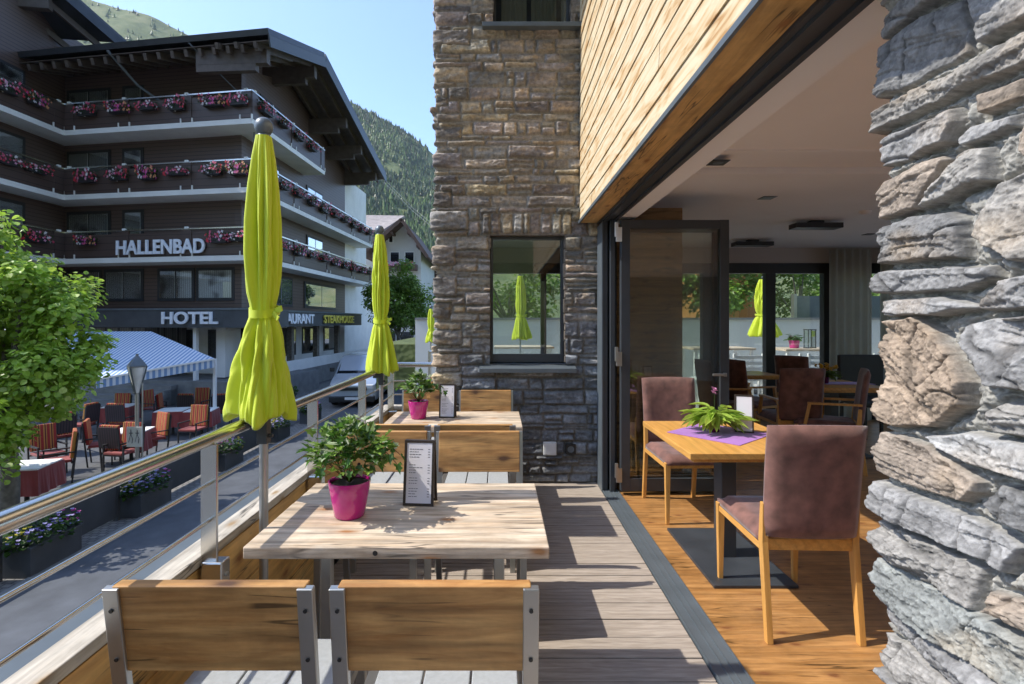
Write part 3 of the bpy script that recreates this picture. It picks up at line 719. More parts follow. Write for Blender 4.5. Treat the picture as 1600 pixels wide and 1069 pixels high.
sdist = np.where(ssid >= 0, inside, inside)
fb = ~traced | (V < .3) | (V > 2.25)
sid = np.where(fb, NS + 1 + sid2, sid); sdist = np.where(fb, dist2 - .004, sdist)
n = int(sid.max()) + 1; rs = np.random.RandomState(8)
HH = rs.uniform(.03, .045, n); CO = np.array([GR, TN, WG, DG])[rs.choice(4, n)] * rs.uniform(.85, 1.1, (n, 1)); AN = rs.uniform(-.15, .15, n); CUu = np.zeros(n); CVv = np.zeros(n)
for i, (p_, cl, hh, sl) in enumerate(stones):
    HH[i] = hh * .84; CO[i] = cl
    q = np.array([(1.33 - PXP * F / (x - CX), H - (y - CY) * PXP / (x - CX)) for x, y in p_]); q0 = q.mean(0); CUu[i], CVv[i] = q0
    w_, v_ = np.linalg.eigh(np.cov((q - q0).T)); ax = v_[:, 1]; AN[i] = math.atan2(ax[1], ax[0]) if abs(ax[0]) > .3 else 0
    AN[i] = (AN[i] + math.pi / 2) % math.pi - math.pi / 2
HH[NS] = 0; AN[NS] = 0
ca, sa = np.cos(AN[sid]), np.sin(AN[sid]); off = rs.uniform(0, 50, n)[sid]
UU = np.maximum(U, .0); al = UU * ca + V * sa; ac = -UU * sa + V * ca
gx = rs.uniform(-.10, .10, n)[sid]; gy = rs.uniform(-.05, .22, n)[sid]
rough = rs.uniform(.5, 1.4, n)[sid]
alw = al + .02 * fbm(al * 8 + off, ac * 8, 70, 3)
# split faces: slabs of strata that break off in steps, with sharp arrises
st1 = vnoise(alw * 3.5 + off, ac * 26 + off, 71); st2 = vnoise(alw * 9 + off, ac * 60 + off, 72)
step = np.round(st1 * 5) / 5 * .030 + np.round(st2 * 4) / 4 * .008
n1 = vnoise(al * 7 + off, ac * 16 + off, 73); cr1 = np.exp(-(n1 / .028) ** 2)
n2 = vnoise(al * 16 + off + 7, ac * 9, 74); cr2 = np.exp(-(n2 / .03) ** 2) * (vnoise(al * 5 + off, ac * 5, 75) > .12)
crack = np.clip(cr1 * (vnoise(al * 6 + off, ac * 6, 76) > .02) + cr2, 0, 1)
tri = lambda x: np.abs(x - np.floor(x) - .5) * 2 - .5
lump = .9 * tri(al * 2.3 + ac * 3.1 + off) + .7 * tri(al * -3.7 + ac * 5.3 + off * 1.7) + .45 * tri(al * 8 - ac * 6 + off * 2.3 + .3 * vnoise(al * 9, ac * 9, 88)) + .3 * fbm(al * 14 + off, ac * 18, 92, 3, .5); fine = fbm(U * 80, V * 80, 93, 4, .7)
grit = fbm(U * 150, V * 150, 94, 2, .7)
ed = sstep(-.001, .007, sdist); rim = sstep(0, .030, sdist)
plane = (U - CUu[sid]) * gx * (sid < NS) - (V - CVv[sid]) * gy * (sid < NS)
h = ed * (HH[sid] * (.90 + .10 * rim) + np.clip(plane, -.02, .02) + lump * .013 + step * rough * rim + fine * .0050 * rough + grit * .0012 - crack * .008)
h = h + (1 - ed) * (fbm(U * 22, V * 22, 95, 4, .65) * .014 + grit * .006 + .012 - .017 * np.exp(-(sdist / .010) ** 2))
c = CO[sid] * (1 + .45 * fbm(al * 7 + off, ac * 26, 96, 5, .65)[..., None] + .40 * fine[..., None])
st_ = np.clip(fbm(al * 5 + off, ac * 8, 97, 4) - .05, 0, 1)[..., None]; c = c + st_ * np.array([.13, .06, -.01])
c = c * (1 - .5 * crack[..., None])
mortar = np.array([.25, .24, .215]) * (1 + .35 * fbm(U * 60, V * 60, 98, 3)[..., None] + .5 * grit[..., None])
c = c * ed[..., None] + mortar * (1 - ed[..., None]); c = np.clip(c * 1.12, .04, .7)
r_ = .03; a = np.clip((U + r_) / (2 * r_), 0, 1) * math.pi / 2
nx = -np.sin(a); ny = np.cos(a)
bx = np.where(U > 0, PXP + .03, PXP + .03 - U); by = np.where(U > 0, 1.315 - U, 1.315)
Pp = np.stack([bx + nx * h, by + ny * h, V], -1)
o = grid_mesh('stone_face', Pp, c, np.ones((len(vs) - 1, len(us) - 1), bool), 'bigstone', None); o.parent = pl; o.matrix_parent_inverse = Matrix.Translation(-pl.location)
part(MB().box(PXP + .06, 1.38, .22, 1.27, -.1, 2.6), 'core', 'taupe', pl)  # ends early: unseen open bay added nearer the camera to light the room
# ================================================================== TERRACE EDGE
rl = thing('terrace_railing', 'brushed steel railing with round handrail, flat posts and two thin rods along terrace edge', 'railing', (-.975, 2.5, 0))
RX = -.978; RZ = 1.055; RY = 4.84
part(MB().tube([(RX, -1.2, RZ), (RX, RY - .04, RZ), (RX + .012, RY - .012, RZ), (RX + .04, RY, RZ), (-.50, RY, RZ)], .0235, 24), 'handrail', 'steel', rl, smooth=True)
for zz in (.905, .78):
    part(MB().tube([(RX, -1.2, zz), (RX, RY - .02, zz), (RX + .02, RY, zz), (-.50, RY, zz)], .0068, 10), 'rod', 'steel', rl, smooth=True)
for i, yy in enumerate((-.19, .79, 1.77, 2.75, 3.74, 4.73)):
    pb = MB().box(RX - .007, RX + .052, yy - .006, yy + .006, .50, RZ - .022) if False else MB().box(RX - .026, RX + .028, yy - .006, yy + .006, .56, RZ - .018)
    po = part(pb, 'post', 'steel', rl, bevel=.0015)
    br = MB().box(RX - .016, RX + .056, yy - .025, yy + .03, .40, .648).build('bracket', 'steel', po, bevel=.005)
    nb = MB().tube([(RX + .056, yy + .002, .60), (RX + .062, yy + .002, .60)], .007, 10).build('bolt', 'alu', po, smooth=True)
pa = thing('wooden_parapet', 'low larch parapet with weathered pale wooden cap and grey flashing under the railing', 'parapet', (-1.05, 2.5, 0))
mb = MB(); zz = .02
for h_ in (.2, .2, .205):
    mb.box(-1.07, -1.008, -1.2, 4.9, zz, zz + h_ - .004); mb.box(-1.008, -.56, 4.905, 4.96, zz, zz + h_ - .004); zz += h_
part(mb, 'board_panel', 'parapet', pa, bevel=.003)
part(MB().box(-1.085, -1.0, -1.2, 4.98, .630, .665).box(-1.0, -.56, 4.89, 4.98, .631, .666), 'cap', 'cap', pa, bevel=.003)
part(MB().box(-1.165, -1.086, -1.2, 5.0, .60, .650).box(-1.165, -1.155, -1.2, 5.0, -.2, .60), 'flashing', 'anthl', pa)
random.seed(21)
for yy in (1.3, 2.15, 3.0):
    pass

# ================================================================== UMBRELLAS
def umbrella(loc, label, rz=0.0, group=None, ztop=2.17, zbot=1.07, wid=1.0, seed=0, lean=(0, 0), base=0.0, clamp=True, zt=None):
    t = thing('closed_umbrella', label, 'umbrella', loc, rz, group)
    px = 1.0 * wid
    L = ztop - zbot; tie = zt if zt else zbot + .385 * L
    prof = [(0, .030), (.03, .036), (.08, .046), (.18, .060), (.30, .070), (.42, .073), (.50, .070), (.555, .063), (.60, .050), (.622, .048), (.64, .052), (.68, .070), (.75, .090), (.84, .112), (.92, .130), (.97, .138), (1.0, .134)]
    nz, na = 100, 220; rs_ = np.random.RandomState(seed)
    tt = np.linspace(0, 1, nz); aa = np.linspace(0, 2 * math.pi, na, endpoint=False)
    A_, T_ = np.meshgrid(aa, tt)
    rad = np.interp(T_, [p[0] for p in prof], [p[1] for p in prof]) * px
    fl = 7; tw_ = .55 * T_ + .25 * np.sin(T_ * 5 + seed) + .12 * np.sin(T_ * 11 + seed * 2)
    ph = rs_.uniform(0, 6)
    w1 = np.abs(np.sin((A_ + tw_ + .25 * np.sin(A_ * 2 + ph)) * fl / 2)) ** .65
    w2 = np.abs(np.sin((A_ * 1.0 + tw_ * 1.6 + ph + .3 * np.sin(A_ + 2 * T_)) * 13 / 2)) ** .8
    w3 = np.sin(A_ * 5 + ph * 2 + T_ * 4) * .5
    dep = np.interp(T_, [0, .1, .35, .55, .61, .65, .8, 1], [.12, .38, .62, .52, .28, .30, .50, .44])
    fm = .42 * np.abs(np.sin(1.5 * A_ + ph + tw_ * 1.2 + .5 * np.sin(A_))) ** .8 + .38 * w1 + .20 * np.abs(np.sin(5.5 * A_ + ph * 3 - tw_ * 2 + .6 * np.sin(2 * A_ + T_ * 3)))
    rad = rad * (1.03 - dep * 1.15 * (1 - fm)) * (1 - .06 * (1 - w2) * np.interp(T_, [0, .5, .6, 1], [.5, 1, 1.3, .8])) * (1 + .10 * w3 * T_)
    D_ = np.interp(T_, [0, .08, .3, .5, .6, .66, .8, 1], [.25, .7, 1, .95, .6, .6, .95, .85])
    for kk, a0 in enumerate((-2.45, -1.78, -1.12, -.45, .25, 1.0, 1.75, 2.5)):
        a1_ = a0 + rs_.uniform(-.12, .12) + .22 * (T_ - .5) * rs_.uniform(-1, 1.4) + .08 * np.sin(T_ * 7 + kk * 2 + seed)
        dd_ = (A_ - a1_ + math.pi) % (2 * math.pi) - math.pi; wd = rs_.uniform(.07, .13) * (1 + .5 * T_)
        rad = rad * (1 - D_ * rs_.uniform(.22, .42) * np.exp(-np.abs(dd_ / wd) ** 1.5)) * (1 + .07 * D_ * np.exp(-((dd_ - wd * 2.4) / (wd * 1.6)) ** 2))
    asym = 1 + .16 * T_ * np.cos(A_ - ph)
    rad = rad * asym
    # flatten around the tie strap
    zz_ = ztop - T_ * L
    hem = np.where(T_ > .9, (T_ - .9) / .1, 0)
    zz_ = zz_ + hem * (.016 * np.sin(A_ * 3 + ph) + .010 * np.sin(A_ * 7 + ph * 3))
    X_ = rad * np.cos(A_) + lean[0] * (zz_ - zbot); Y_ = rad * np.sin(A_) + lean[1] * (zz_ - zbot)
    vs_ = [tuple(v) for v in np.stack([X_, Y_, zz_], -1).reshape(-1, 3)]
    fs_ = [(i * na + j, i * na + (j + 1) % na, (i + 1) * na + (j + 1) % na, (i + 1) * na + j) for i in range(nz - 1) for j in range(na)]
    # inner turned-in lower lining so that the hem has thickness
    m_ = MB().add(vs_, fs_)
    b0 = (nz - 1) * na; o_ = len(m_.v)
    low = m_.v[b0:b0 + na]
    m_.v += [(x * .86, y * .86, z + .012) for x, y, z in low] + [(x * .55, y * .55, z + .16) for x, y, z in low]
    for j in range(na):
        k_ = (j + 1) % na
        m_.f += [(b0 + j, b0 + k_, o_ + k_, o_ + j), (o_ + j, o_ + k_, o_ + na + k_, o_ + na + j)]
    m_.build('canopy', 'lime', t, smooth='all')
    s_ = MB(); ring = []
    for j in range(40):
        a = 2 * math.pi * j / 40; rr = (.0535 + .003 * math.sin(3 * a)) * px
        ring.append((rr * math.cos(a), rr * math.sin(a)))
    vs_ = []; zc = ztop - .622 * L
    for dz, e in ((-.016, 0), (-.016, .004), (.016, .004), (.016, 0)):
        vs_ += [(x * (1 + e * 14) + lean[0] * (zc - zbot), y * (1 + e * 14) + lean[1] * (zc - zbot), zc + dz + .012 * math.sin(i / 40 * 2 * math.pi)) for i, (x, y) in enumerate(ring)]
    fs_ = [(i * 40 + j, i * 40 + (j + 1) % 40, (i + 1) * 40 + (j + 1) % 40, (i + 1) * 40 + j) for i in range(3) for j in range(40)]
    s_.add(vs_, fs_)
    s_.bar((.055 * px, -.02, zc), (.085 * px, -.035, zc + .012), .006, .022).bar((.05 * px, -.03, zc - .005), (.078 * px, -.05, zc - .03), .005, .018)
    s_.build('tie_strap', 'lime', t, smooth=True)
    MB().tube([(0, 0, base), (0, 0, zbot + .3), (lean[0] * L, lean[1] * L, ztop + .01)], .0165, 16).build('pole', 'alu', t, smooth=True)
    MB().lathe([(.0, .074), (.014, .072), (.026, .064), (.033, .052), (.036, .038), (.033, .024), (.026, .013), (.021, .009), (.024, .004), (.026, -.01), (.028, -.022), (.026, -.024)], (lean[0] * L, lean[1] * L, ztop), 24).build('finial', 'anthl', t, smooth=True)
    if clamp:
        MB().box(-.02, .02, -.02, .02, zbot - .10, zbot + .04).box(-.062, -.02, -.018, .018, zbot - .045, zbot - .012).tube([(.02, 0, zbot - .07), (.036, 0, zbot - .07)], .008, 10).build('clamp', 'anth', t, bevel=.002)
    else:
        MB().box(-.25, .25, -.25, .25, base, base + .05).build('base_plate', 'anth', t, bevel=.01)
    return t
umbrella((-.922, 2.055, 0), 'large closed lime umbrella clamped to the railing beside the nearest table', ztop=2.175, zbot=1.075, seed=2)
umbrella((-.935, 4.16, 0), 'closed lime umbrella clamped to the far end of the railing by the street', ztop=2.14, zbot=1.05, seed=5, lean=(-.012, 0), wid=1.05)

# ================================================================== TABLES
def terrace_table(y0, y1, label):
    x0, x1 = -.797, .156; cx = (x0 + x1) / 2; cy = (y0 + y1) / 2
    t = thing('terrace_table', label, 'table', (cx, cy, 0), 0, 'terrace tables')
    w2 = (x1 - x0) / 2; d2 = (y1 - y0) / 2
    m_ = MB().box(-w2, w2, -d2, .075, .712, .75).box(-w2 + .001, w2 - .001, .079, d2, .7125, .7495)
    m_.build('tabletop', 'tablewood', t, bevel=.004)
    MB().tube([(-.065, -d2 - .0008, .731), (-.065, -d2 + .004, .731)], .008, 12).build('knot', 'black', t)
    f_ = MB()
    for sx in (-1, 1):
        xx = sx * .30 if sx < 0 else sx * .30
    MB().box(-.04, .04, -d2 + .12, d2 - .12, .672, .712).build('centre_beam', 'alu', t, bevel=.003)
    MB().bar((-.36, 0, .690), (.36, 0, .690), .04, .03).build('cross_bar', 'alu', t, bevel=.003)
    for sx in (-1, 1):
        x_ = sx * .02 + .10 * 0 + sx * .30
        l = MB()
        l.box(x_ - .02, x_ + .02, -.02, .02, .03, .675); l.build('leg', 'alu', t, bevel=.004)
        MB().box(x_ - .022, x_ + .022, -.24, .24, .0, .03).build('foot', 'alu', t, bevel=.004)
    return t
t1 = terrace_table(1.63, 2.28, 'nearest weathered teak terrace table with pink potted ivy and menu stand')
t2 = terrace_table(3.50, 4.10, 'far weathered teak terrace table close to the stone tower')

# ================================================================== TERRACE CHAIRS
# local frame: sitter looks towards +Y, the back stands at y = 0
def terrace_chair(label):
    t = thing('terrace_chair', label, 'chair', (0, 0, 0), 0, 'teak and steel terrace chairs')
    W = .46; hw = W / 2
    by = lambda z: .035 + (.845 - z) * .14          # lean of the back: the top is furthest from the table
    m_ = MB(); z0, z1 = .645, .855
    zb = [z0, z1]
    xs_ = np.linspace(-hw + .012, hw - .012, 9)
    v_ = []; f_ = []
    for z in zb:
        for th in (0, .034):
            for x in xs_: v_.append((x, by(z) - .024 + th, z))
    n_ = len(xs_)
    for i in range(n_ - 1):
        f_ += [(i, i + 1, 2 * n_ + i + 1, 2 * n_ + i), (n_ + i + 1, n_ + i, 3 * n_ + i, 3 * n_ + i + 1), (2 * n_ + i, 2 * n_ + i + 1, 3 * n_ + i + 1, 3 * n_ + i), (n_ + i, n_ + i + 1, i + 1, i)]
    f_ += [(0, 2 * n_, 3 * n_, n_), (n_ - 1, 2 * n_ - 1, 4 * n_ - 1, 3 * n_ - 1)]
    m_.add(v_, f_); m_.build('backrest', 'backwood', t, bevel=.003)
    for sx in (-1, 1):
        x_ = sx * (hw - .012)
        s_ = MB().bar((x_, by(.852) - .022, .852), (x_, by(.46) - .022, .46), .036, .019, (0, 1, 0))
        so = s_.build('back_stile', 'alu', t, bevel=.002)
        sc = MB()
        for zz in (.80, .68): sc.tube([(x_, by(zz) - .0325, zz), (x_, by(zz) - .0345, zz - .0003)], .0048, 10)
        sc.build('screw', 'black', so)
    for k in range(3):
        xa = -hw + .03 + k * (W - .06) / 3
        MB().box(xa + .003, xa + (W - .06) / 3 - .003, .06, .48, .435, .455).build('seat_slat', 'seat', t, bevel=.003)
    fr = MB()
    for sx in (-1, 1): fr.bar((sx * (hw - .012), .05, .42), (sx * (hw - .012), .49, .42), .03, .03)
    fr.bar((-hw, .485, .42), (hw, .485, .42), .028, .028).bar((-hw, .06, .42), (hw, .06, .42), .028, .028)
    fr.build('seat_frame', 'alu', t, bevel=.002)
    for sx in (-1, 1):
        x_ = sx * (hw - .012)
        MB().bar((x_, .485, .42), (x_, .50, .0), .03, .03).build('leg', 'alu', t, bevel=.002)
        MB().bar((x_, .085, .42), (x_, .02, .0), .03, .03).build('leg', 'alu', t, bevel=.002)
    return t
c0 = terrace_chair('nearest terrace chair on the right, its brown teak back turned to the viewer')
YA = 1.17
c0.location = (-.146, YA, 0)
dup(c0, (-.654, YA, 0), 0, 'nearest terrace chair on the left beside the parapet, seen from behind')
dup(c0, (-.108, 2.885, 0), math.pi, 'terrace chair facing the viewer across the nearest table, on the right side')
dup(c0, (-.610, 2.885, 0), math.pi, 'terrace chair facing the viewer across the nearest table, half hidden behind ivy')
dup(c0, (-.140, 3.02, 0), 0, 'terrace chair tucked to the near side of far table, right one')
dup(c0, (-.630, 3.02, 0), 0, 'terrace chair tucked to the near side of far table, left one by the railing')
dup(c0, (-.115, 4.60, 0), math.pi, 'rearmost terrace chair on the right, backed against the stone tower')
dup(c0, (-.610, 4.60, 0), math.pi, 'rearmost terrace chair on the left, behind the small potted ivy')

# ================================================================== POTTED PLANTS AND MENUS
def leafpoly(m_, pos, d, up, size, kind='ivy', col=(.1, .2, .03), fold=.35, droop=0.25):
    d = Vector(d).normalized(); up = Vector(up); s = d.cross(up)
    if s.length < 1e-3: s = d.orthogonal()
    s.normalize(); n_ = s.cross(d).normalized()
    if kind == 'ivy': out = [(0, .08), (.36, -.06), (.42, .22), (.24, .34), (.38, .62), (.17, .66), (0, 1.05)]
    elif kind == 'lance': out = [(0, 0), (.12, .15), (.19, .38), (.15, .65), (.07, .85), (0, 1.0)]
    elif kind == 'round': out = [(0, 0), (.32, .12), (.46, .45), (.34, .78), (.12, .92), (0, 1.0)]
    else: out = [(0, 0), (.38, .45), (0, 1.0)]
    vs_ = []
    pos = Vector(pos)
    def pt(x, y): return pos + d * (y * size) + s * (x * size) + n_ * (abs(x) * fold * size - droop * y * y * size)
    L_ = [pt(x, y) for x, y in out]; Rr = [pt(-x, y) for x, y in out[1:-1]]
    vs_ = L_ + Rr; n1 = len(out)
    left = tuple(range(n1)); right = tuple([0] + list(range(n1, n1 + len(Rr))) + [n1 - 1])
    m_.add(vs_, [left, right[::-1]], col)
def potted_ivy(loc, label, rz, seed, nleaf=430, spread=(.145, .145, .13), hgt=.145, size=.036):
    t = thing('potted_plant', label, 'potted plant', loc, rz, 'ivy in magenta pots on the terrace')
    MB().lathe([(0, 0), (.048, 0), (.054, .006), (.062, .05), (.071, .10), (.075, .125), (.075, .13), (.070, .13), (.068, .12)], n=40).build('pot', 'magenta', t, smooth=True)
    MB().lathe([(0, .118), (.0685, .118)], n=24).build('soil', 'soil', t)
    r_ = random.Random(seed); m_ = MB(); st = MB(); fl = MB()
    for i in range(nleaf):
        a = r_.uniform(0, 2 * math.pi); u = r_.uniform(-.35, 1); rr = math.sqrt(1 - min(1, u * u)) * r_.uniform(.55, 1.08)
        k = r_.uniform(.6, 1.08)
        p = Vector((spread[0] * rr * math.cos(a) * k, spread[1] * rr * math.sin(a) * k, .13 + hgt * .62 + spread[2] * u * k))
        if p.z < .10: p.z = .10 + r_.uniform(0, .03)
        out = (p - Vector((0, 0, .15))).normalized()
        d = (out + Vector((r_.uniform(-.7, .7), r_.uniform(-.7, .7), r_.uniform(-.5, .2)))).normalized()
        up = (Vector((0, 0, 1)) * .8 + out * .6 + Vector((r_.uniform(-.4, .4), r_.uniform(-.4, .4), 0))).normalized()
        g = r_.uniform(.6, 1.35)
        c = (.07 * g, .17 * g, .025 * g) if r_.random() < .4 else ((.22 * g, .35 * g, .06 * g) if r_.random() < .6 else (.42 * g, .50 * g, .32 * g))
        leafpoly(m_, p, d, up, size * r_.uniform(.7, 1.25), 'ivy', c)
    # long trailing shoots
    for i in range(7):
        a = r_.uniform(0, 2 * math.pi); L = r_.uniform(.12, .19)
        pts = [Vector((0, 0, .16))]
        for j in range(1, 7):
            f = j / 6; pts.append(Vector((math.cos(a) * L * f * 1.05, math.sin(a) * L * f * 1.05, .16 + .13 * math.sin(f * 2.2) - .06 * f)))
        st.tube(pts, .0013, 5, False, (.16, .07, .05))
        for j in range(2, 7):
            g = r_.uniform(.8, 1.4); d = (pts[j] - pts[j - 1]).normalized() + Vector((r_.uniform(-.8, .8), r_.uniform(-.8, .8), -.3))
            leafpoly(m_, pts[j], d, (0, 0, 1), size * r_.uniform(.8, 1.15), 'ivy', (.07 * g, .17 * g, .025 * g))
    for i in range(26):
        a = r_.uniform(0, 6.28); rr = r_.uniform(.04, .11); st.tube([(0, 0, .12), (rr * .5 * math.cos(a), rr * .5 * math.sin(a), .17), (rr * math.cos(a), rr * math.sin(a), .12 + r_.uniform(.06, .18))], .0014, 5, False, (.10, .09, .03))
    m_.build('foliage', 'leaf', t); st.build('stems', 'leaf', t)
    for k, (a, zz) in enumerate(((-1.35, .215), (-.9, .15))):
        f_ = MB(); c = Vector((.125 * math.cos(a), .125 * math.sin(a), zz)); nrm = Vector((math.cos(a), math.sin(a), .25)).normalized(); s = nrm.cross(Vector((0, 0, 1))).normalized(); u_ = s.cross(nrm)
        if k and seed % 2: continue
        for q in range(5):
            b_ = q * 2 * math.pi / 5 + .3; d = s * math.cos(b_) + u_ * math.sin(b_)
            leafpoly(f_, c, d, nrm, .022, 'round', (.75, .42, .16), 0, .1)
        f_.add([c + nrm * .002 + (s * math.cos(x) + u_ * math.sin(x)) * .006 for x in np.arange(0, 6.2, .785)], [tuple(range(8))], (.03, .008, .01))
        f_.build('flower', 'petal', t)
    return t
potted_ivy((-.540, 1.895, .75), 'large potted ivy in a magenta pot on the nearest terrace table', .3, 3)
potted_ivy((-.585, 3.80, .75), 'smaller potted ivy in a magenta pot on the far terrace table', 2.0, 8, 260, (.095, .095, .11), .14, .036)
def menu_stand(loc, rz, label, w_=.118, h_=.245, group='menu stands on the terrace tables', lines=True, fm='menuframe'):
    t = thing('menu_stand', label, 'menu', loc, rz, group)
    lean = .05
    for sg in (-1, 1):
        tilt = Matrix.Translation((0, sg * .035, 0)) @ Matrix.Rotation(sg * math.atan(.035 / h_) * .9, 4, 'X')
        b_ = .010
        f_ = MB()
        f_.box(-w_ / 2, -w_ / 2 + b_, -.004, .004, 0, h_, tilt).box(w_ / 2 - b_, w_ / 2, -.004, .004, 0, h_, tilt)
        f_.box(-w_ / 2 + b_, w_ / 2 - b_, -.0036, .0036, 0.0003, b_, tilt).box(-w_ / 2 + b_, w_ / 2 - b_, -.0036, .0036, h_ - b_, h_ - .0003, tilt)
        fo = f_.build('frame', fm, t)
        pg = MB().box(-w_ / 2 + b_, w_ / 2 - b_, -.002, .002, b_, h_ - b_, tilt).build('page', 'paper', fo)
        if lines:
            r_ = random.Random(int(loc[1] * 100)); ln = MB(); z = h_ - .035; k = 0; yy = sg * .0026
            while z > .03:
                gap = k in (4, 5, 10, 14)
                if not gap:
                    L = r_.uniform(.45, .9) * (w_ - .05); x0 = -w_ / 2 + .020
                    x = x0
                    while x < x0 + L * .8:
                        q = r_.uniform(.004, .012); ln.box(x, min(x + q, x0 + L), min(yy, yy * .9), max(yy, yy * .9), z, z + .0022, tilt); x += q + .0022
                    ln.box(w_ / 2 - .026, w_ / 2 - .018, min(yy, yy * .9), max(yy, yy * .9), z, z + .0022, tilt)
                z -= .0098; k += 1
            ln.build('printed_lines', 'ink', pg)
    return t
menu_stand((-.305, 2.03, .75), R(-5), 'dark framed menu stand beside the large ivy on the nearest terrace table')
menu_stand((-.378, 3.86, .75), R(-5), 'dark framed menu stand on the far terrace table by the small ivy')

# ================================================================== DINING ROOM
def dining_table(x0, x1, y0, y1, label, basep=True):
    cx, cy = (x0 + x1) / 2, (y0 + y1) / 2; w2, d2 = (x1 - x0) / 2, (y1 - y0) / 2
    t = thing('dining_table', label, 'table', (cx, cy, 0), 0, 'oak dining tables')
    MB().box(-w2, w2, -d2, d2, .715, .75).build('tabletop', 'oak', t, bevel=.004)
    MB().box(-w2 + .03, w2 - .03, -d2 + .03, d2 - .03, .695, .715).build('apron', 'oak', t)
    MB().box(-.045, .045, -.06, .06, .018, .695).build('pedestal', 'anth', t, bevel=.004)
    MB().box(-.23, .23, -.40, .40, .0, .018).build('base_plate', 'slateplate', t, bevel=.003)
    return t
M['slateplate'] = plain('slate_base_plate', (.04, .045, .052), .45, 0, .3, 5, .2)
dining_table(1.015, 1.78, 2.79, 3.71, 'nearest oak dining table with purple placemat in the sunlit doorway')
def dining_chair(label, arms=False):
    # local: sitter looks towards +Y, rear legs at y = 0; 0.47 wide
    t = thing('dining_chair', label, 'chair', (0, 0, 0), 0, 'brown suede dining chairs')
    hw = .218
    # upholstered back, slightly curved
    xs_ = np.linspace(-hw + .0, hw, 13); zs_ = np.linspace(.47, .985, 12)
    fr = []; bk = []
    v_ = []; f_ = []
    def yb(z): return -.01 - (z - .47) * .10 - .10 * max(0, z - .75) ** 1.5
    nx_, nz_ = len(xs_), len(zs_)
    for side, th in ((0, .028), (1, -.028)):
        for z in zs_:
            for x in xs_:
                e = min(1, (hw - abs(x)) / .03); e2 = min(1, (.985 - z) / .03, (z - .47) / .02 + .3); k = math.sqrt(max(0, 1 - (1 - e) ** 2)) * math.sqrt(max(0, 1 - (1 - max(0, e2)) ** 2))
                xx = x * (1 - .03 * (1 - (z - .47) / .5))
                v_.append((xx, yb(z) + th * (.25 + .75 * k) - .02 * (1 - (x / hw) ** 2), z + .006 * (1 - (x / hw) ** 2) * ((z - .47) / .5)))
    off = nx_ * nz_
    for i in range(nz_ - 1):
        for j in range(nx_ - 1):
            a = i * nx_ + j; f_ += [(a, a + 1, a + nx_ + 1, a + nx_), (off + a + 1, off + a, off + a + nx_, off + a + nx_ + 1)]
    for j in range(nx_ - 1): f_ += [(j + 1, j, off + j, off + j + 1), ((nz_ - 1) * nx_ + j, (nz_ - 1) * nx_ + j + 1, off + (nz_ - 1) * nx_ + j + 1, off + (nz_ - 1) * nx_ + j)]
    for i in range(nz_ - 1): f_ += [(i * nx_, (i + 1) * nx_, off + (i + 1) * nx_, off + i * nx_), ((i + 1) * nx_ + nx_ - 1, i * nx_ + nx_ - 1, off + i * nx_ + nx_ - 1, off + (i + 1) * nx_ + nx_ - 1)]
    m_ = MB().add(v_, f_); m_.build('backrest', 'brown', t, smooth='all')
    # seat cushion
    sx_ = np.linspace(-hw + .005, hw - .005, 12); sy_ = np.linspace(.02, .535, 12); v_ = []; f_ = []
    for z0, sg in ((.482, 1), (.425, -1)):
        for y in sy_:
            for x in sx_:
                e = min(1, (hw - .005 - abs(x)) / .05, (.535 - y) / .05, (y - .02) / .05 + .3); k = math.sqrt(max(0, 1 - (1 - e) ** 2))
                v_.append((x, y, z0 + (0 if sg < 0 else -.03 * (1 - k) + .004)))
    n2 = 144
    for i in range(11):
        for j in range(11):
            a = i * 12 + j; f_ += [(a, a + 1, a + 13, a + 12), (n2 + a + 1, n2 + a, n2 + a + 12, n2 + a + 13)]
    for j in range(11): f_ += [(j + 1, j, n2 + j, n2 + j + 1), (132 + j, 133 + j, n2 + 133 + j, n2 + 132 + j), (j * 12, j * 12 + 12, n2 + j * 12 + 12, n2 + j * 12), (j * 12 + 23, j * 12 + 11, n2 + j * 12 + 11, n2 + j * 12 + 23)]
    MB().add(v_, f_).build('seat', 'brown', t, smooth='all')
    a_ = MB()
    a_.box(-hw + .02, hw - .02, -.012, .012, .40, .452).box(-hw + .02, hw - .02, .50, .522, .40, .424)
    for sx in (-1, 1): a_.box(sx * (hw - .012) - .011, sx * (hw - .012) + .011, .01, .52, .395, .425)
    a_.build('seat_frame', 'oak', t, bevel=.002)
    for sx in (-1, 1):
        x_ = sx * (hw - .014)
        # rear leg: rises beside the back, kicks out at the foot
        pts = [(.0, -.055), (.44, .0), (.62, -.012)]; wv = [.016, .021, .015]
        v_ = []
        for (z, y), w_ in zip([(p[0], p[1]) for p in pts], wv):
            v_ += [(x_ - .014, y - w_, z), (x_ + .014, y - w_, z), (x_ + .014, y + w_, z), (x_ - .014, y + w_, z)]
        f_ = [(0, 3, 2, 1), (8, 9, 10, 11)] + [(k * 4 + i, k * 4 + (i + 1) % 4, k * 4 + 4 + (i + 1) % 4, k * 4 + 4 + i) for k in range(2) for i in range(4)]
        MB().add(v_, f_).build('leg', 'oakz', t, bevel=.002)
        v_ = []
        for z, w_ in ((0, .012), (.44, .019)): v_ += [(x_ - w_, .515 - w_, z), (x_ + w_, .515 - w_, z), (x_ + w_, .515 + w_, z), (x_ - w_, .515 + w_, z)]
        MB().add(v_, [(0, 3, 2, 1), (4, 5, 6, 7)] + [(i, (i + 1) % 4, 4 + (i + 1) % 4, 4 + i) for i in range(4)]).build('leg', 'oakz', t, bevel=.002)
        if arms:
            ar = MB().bar((x_, -.03, .66), (x_, .42, .65), .045, .02).bar((x_, .40, .65), (x_, .44, .44), .03, .03)
            ar.build('armrest', 'oakz', t, bevel=.003)
    return t
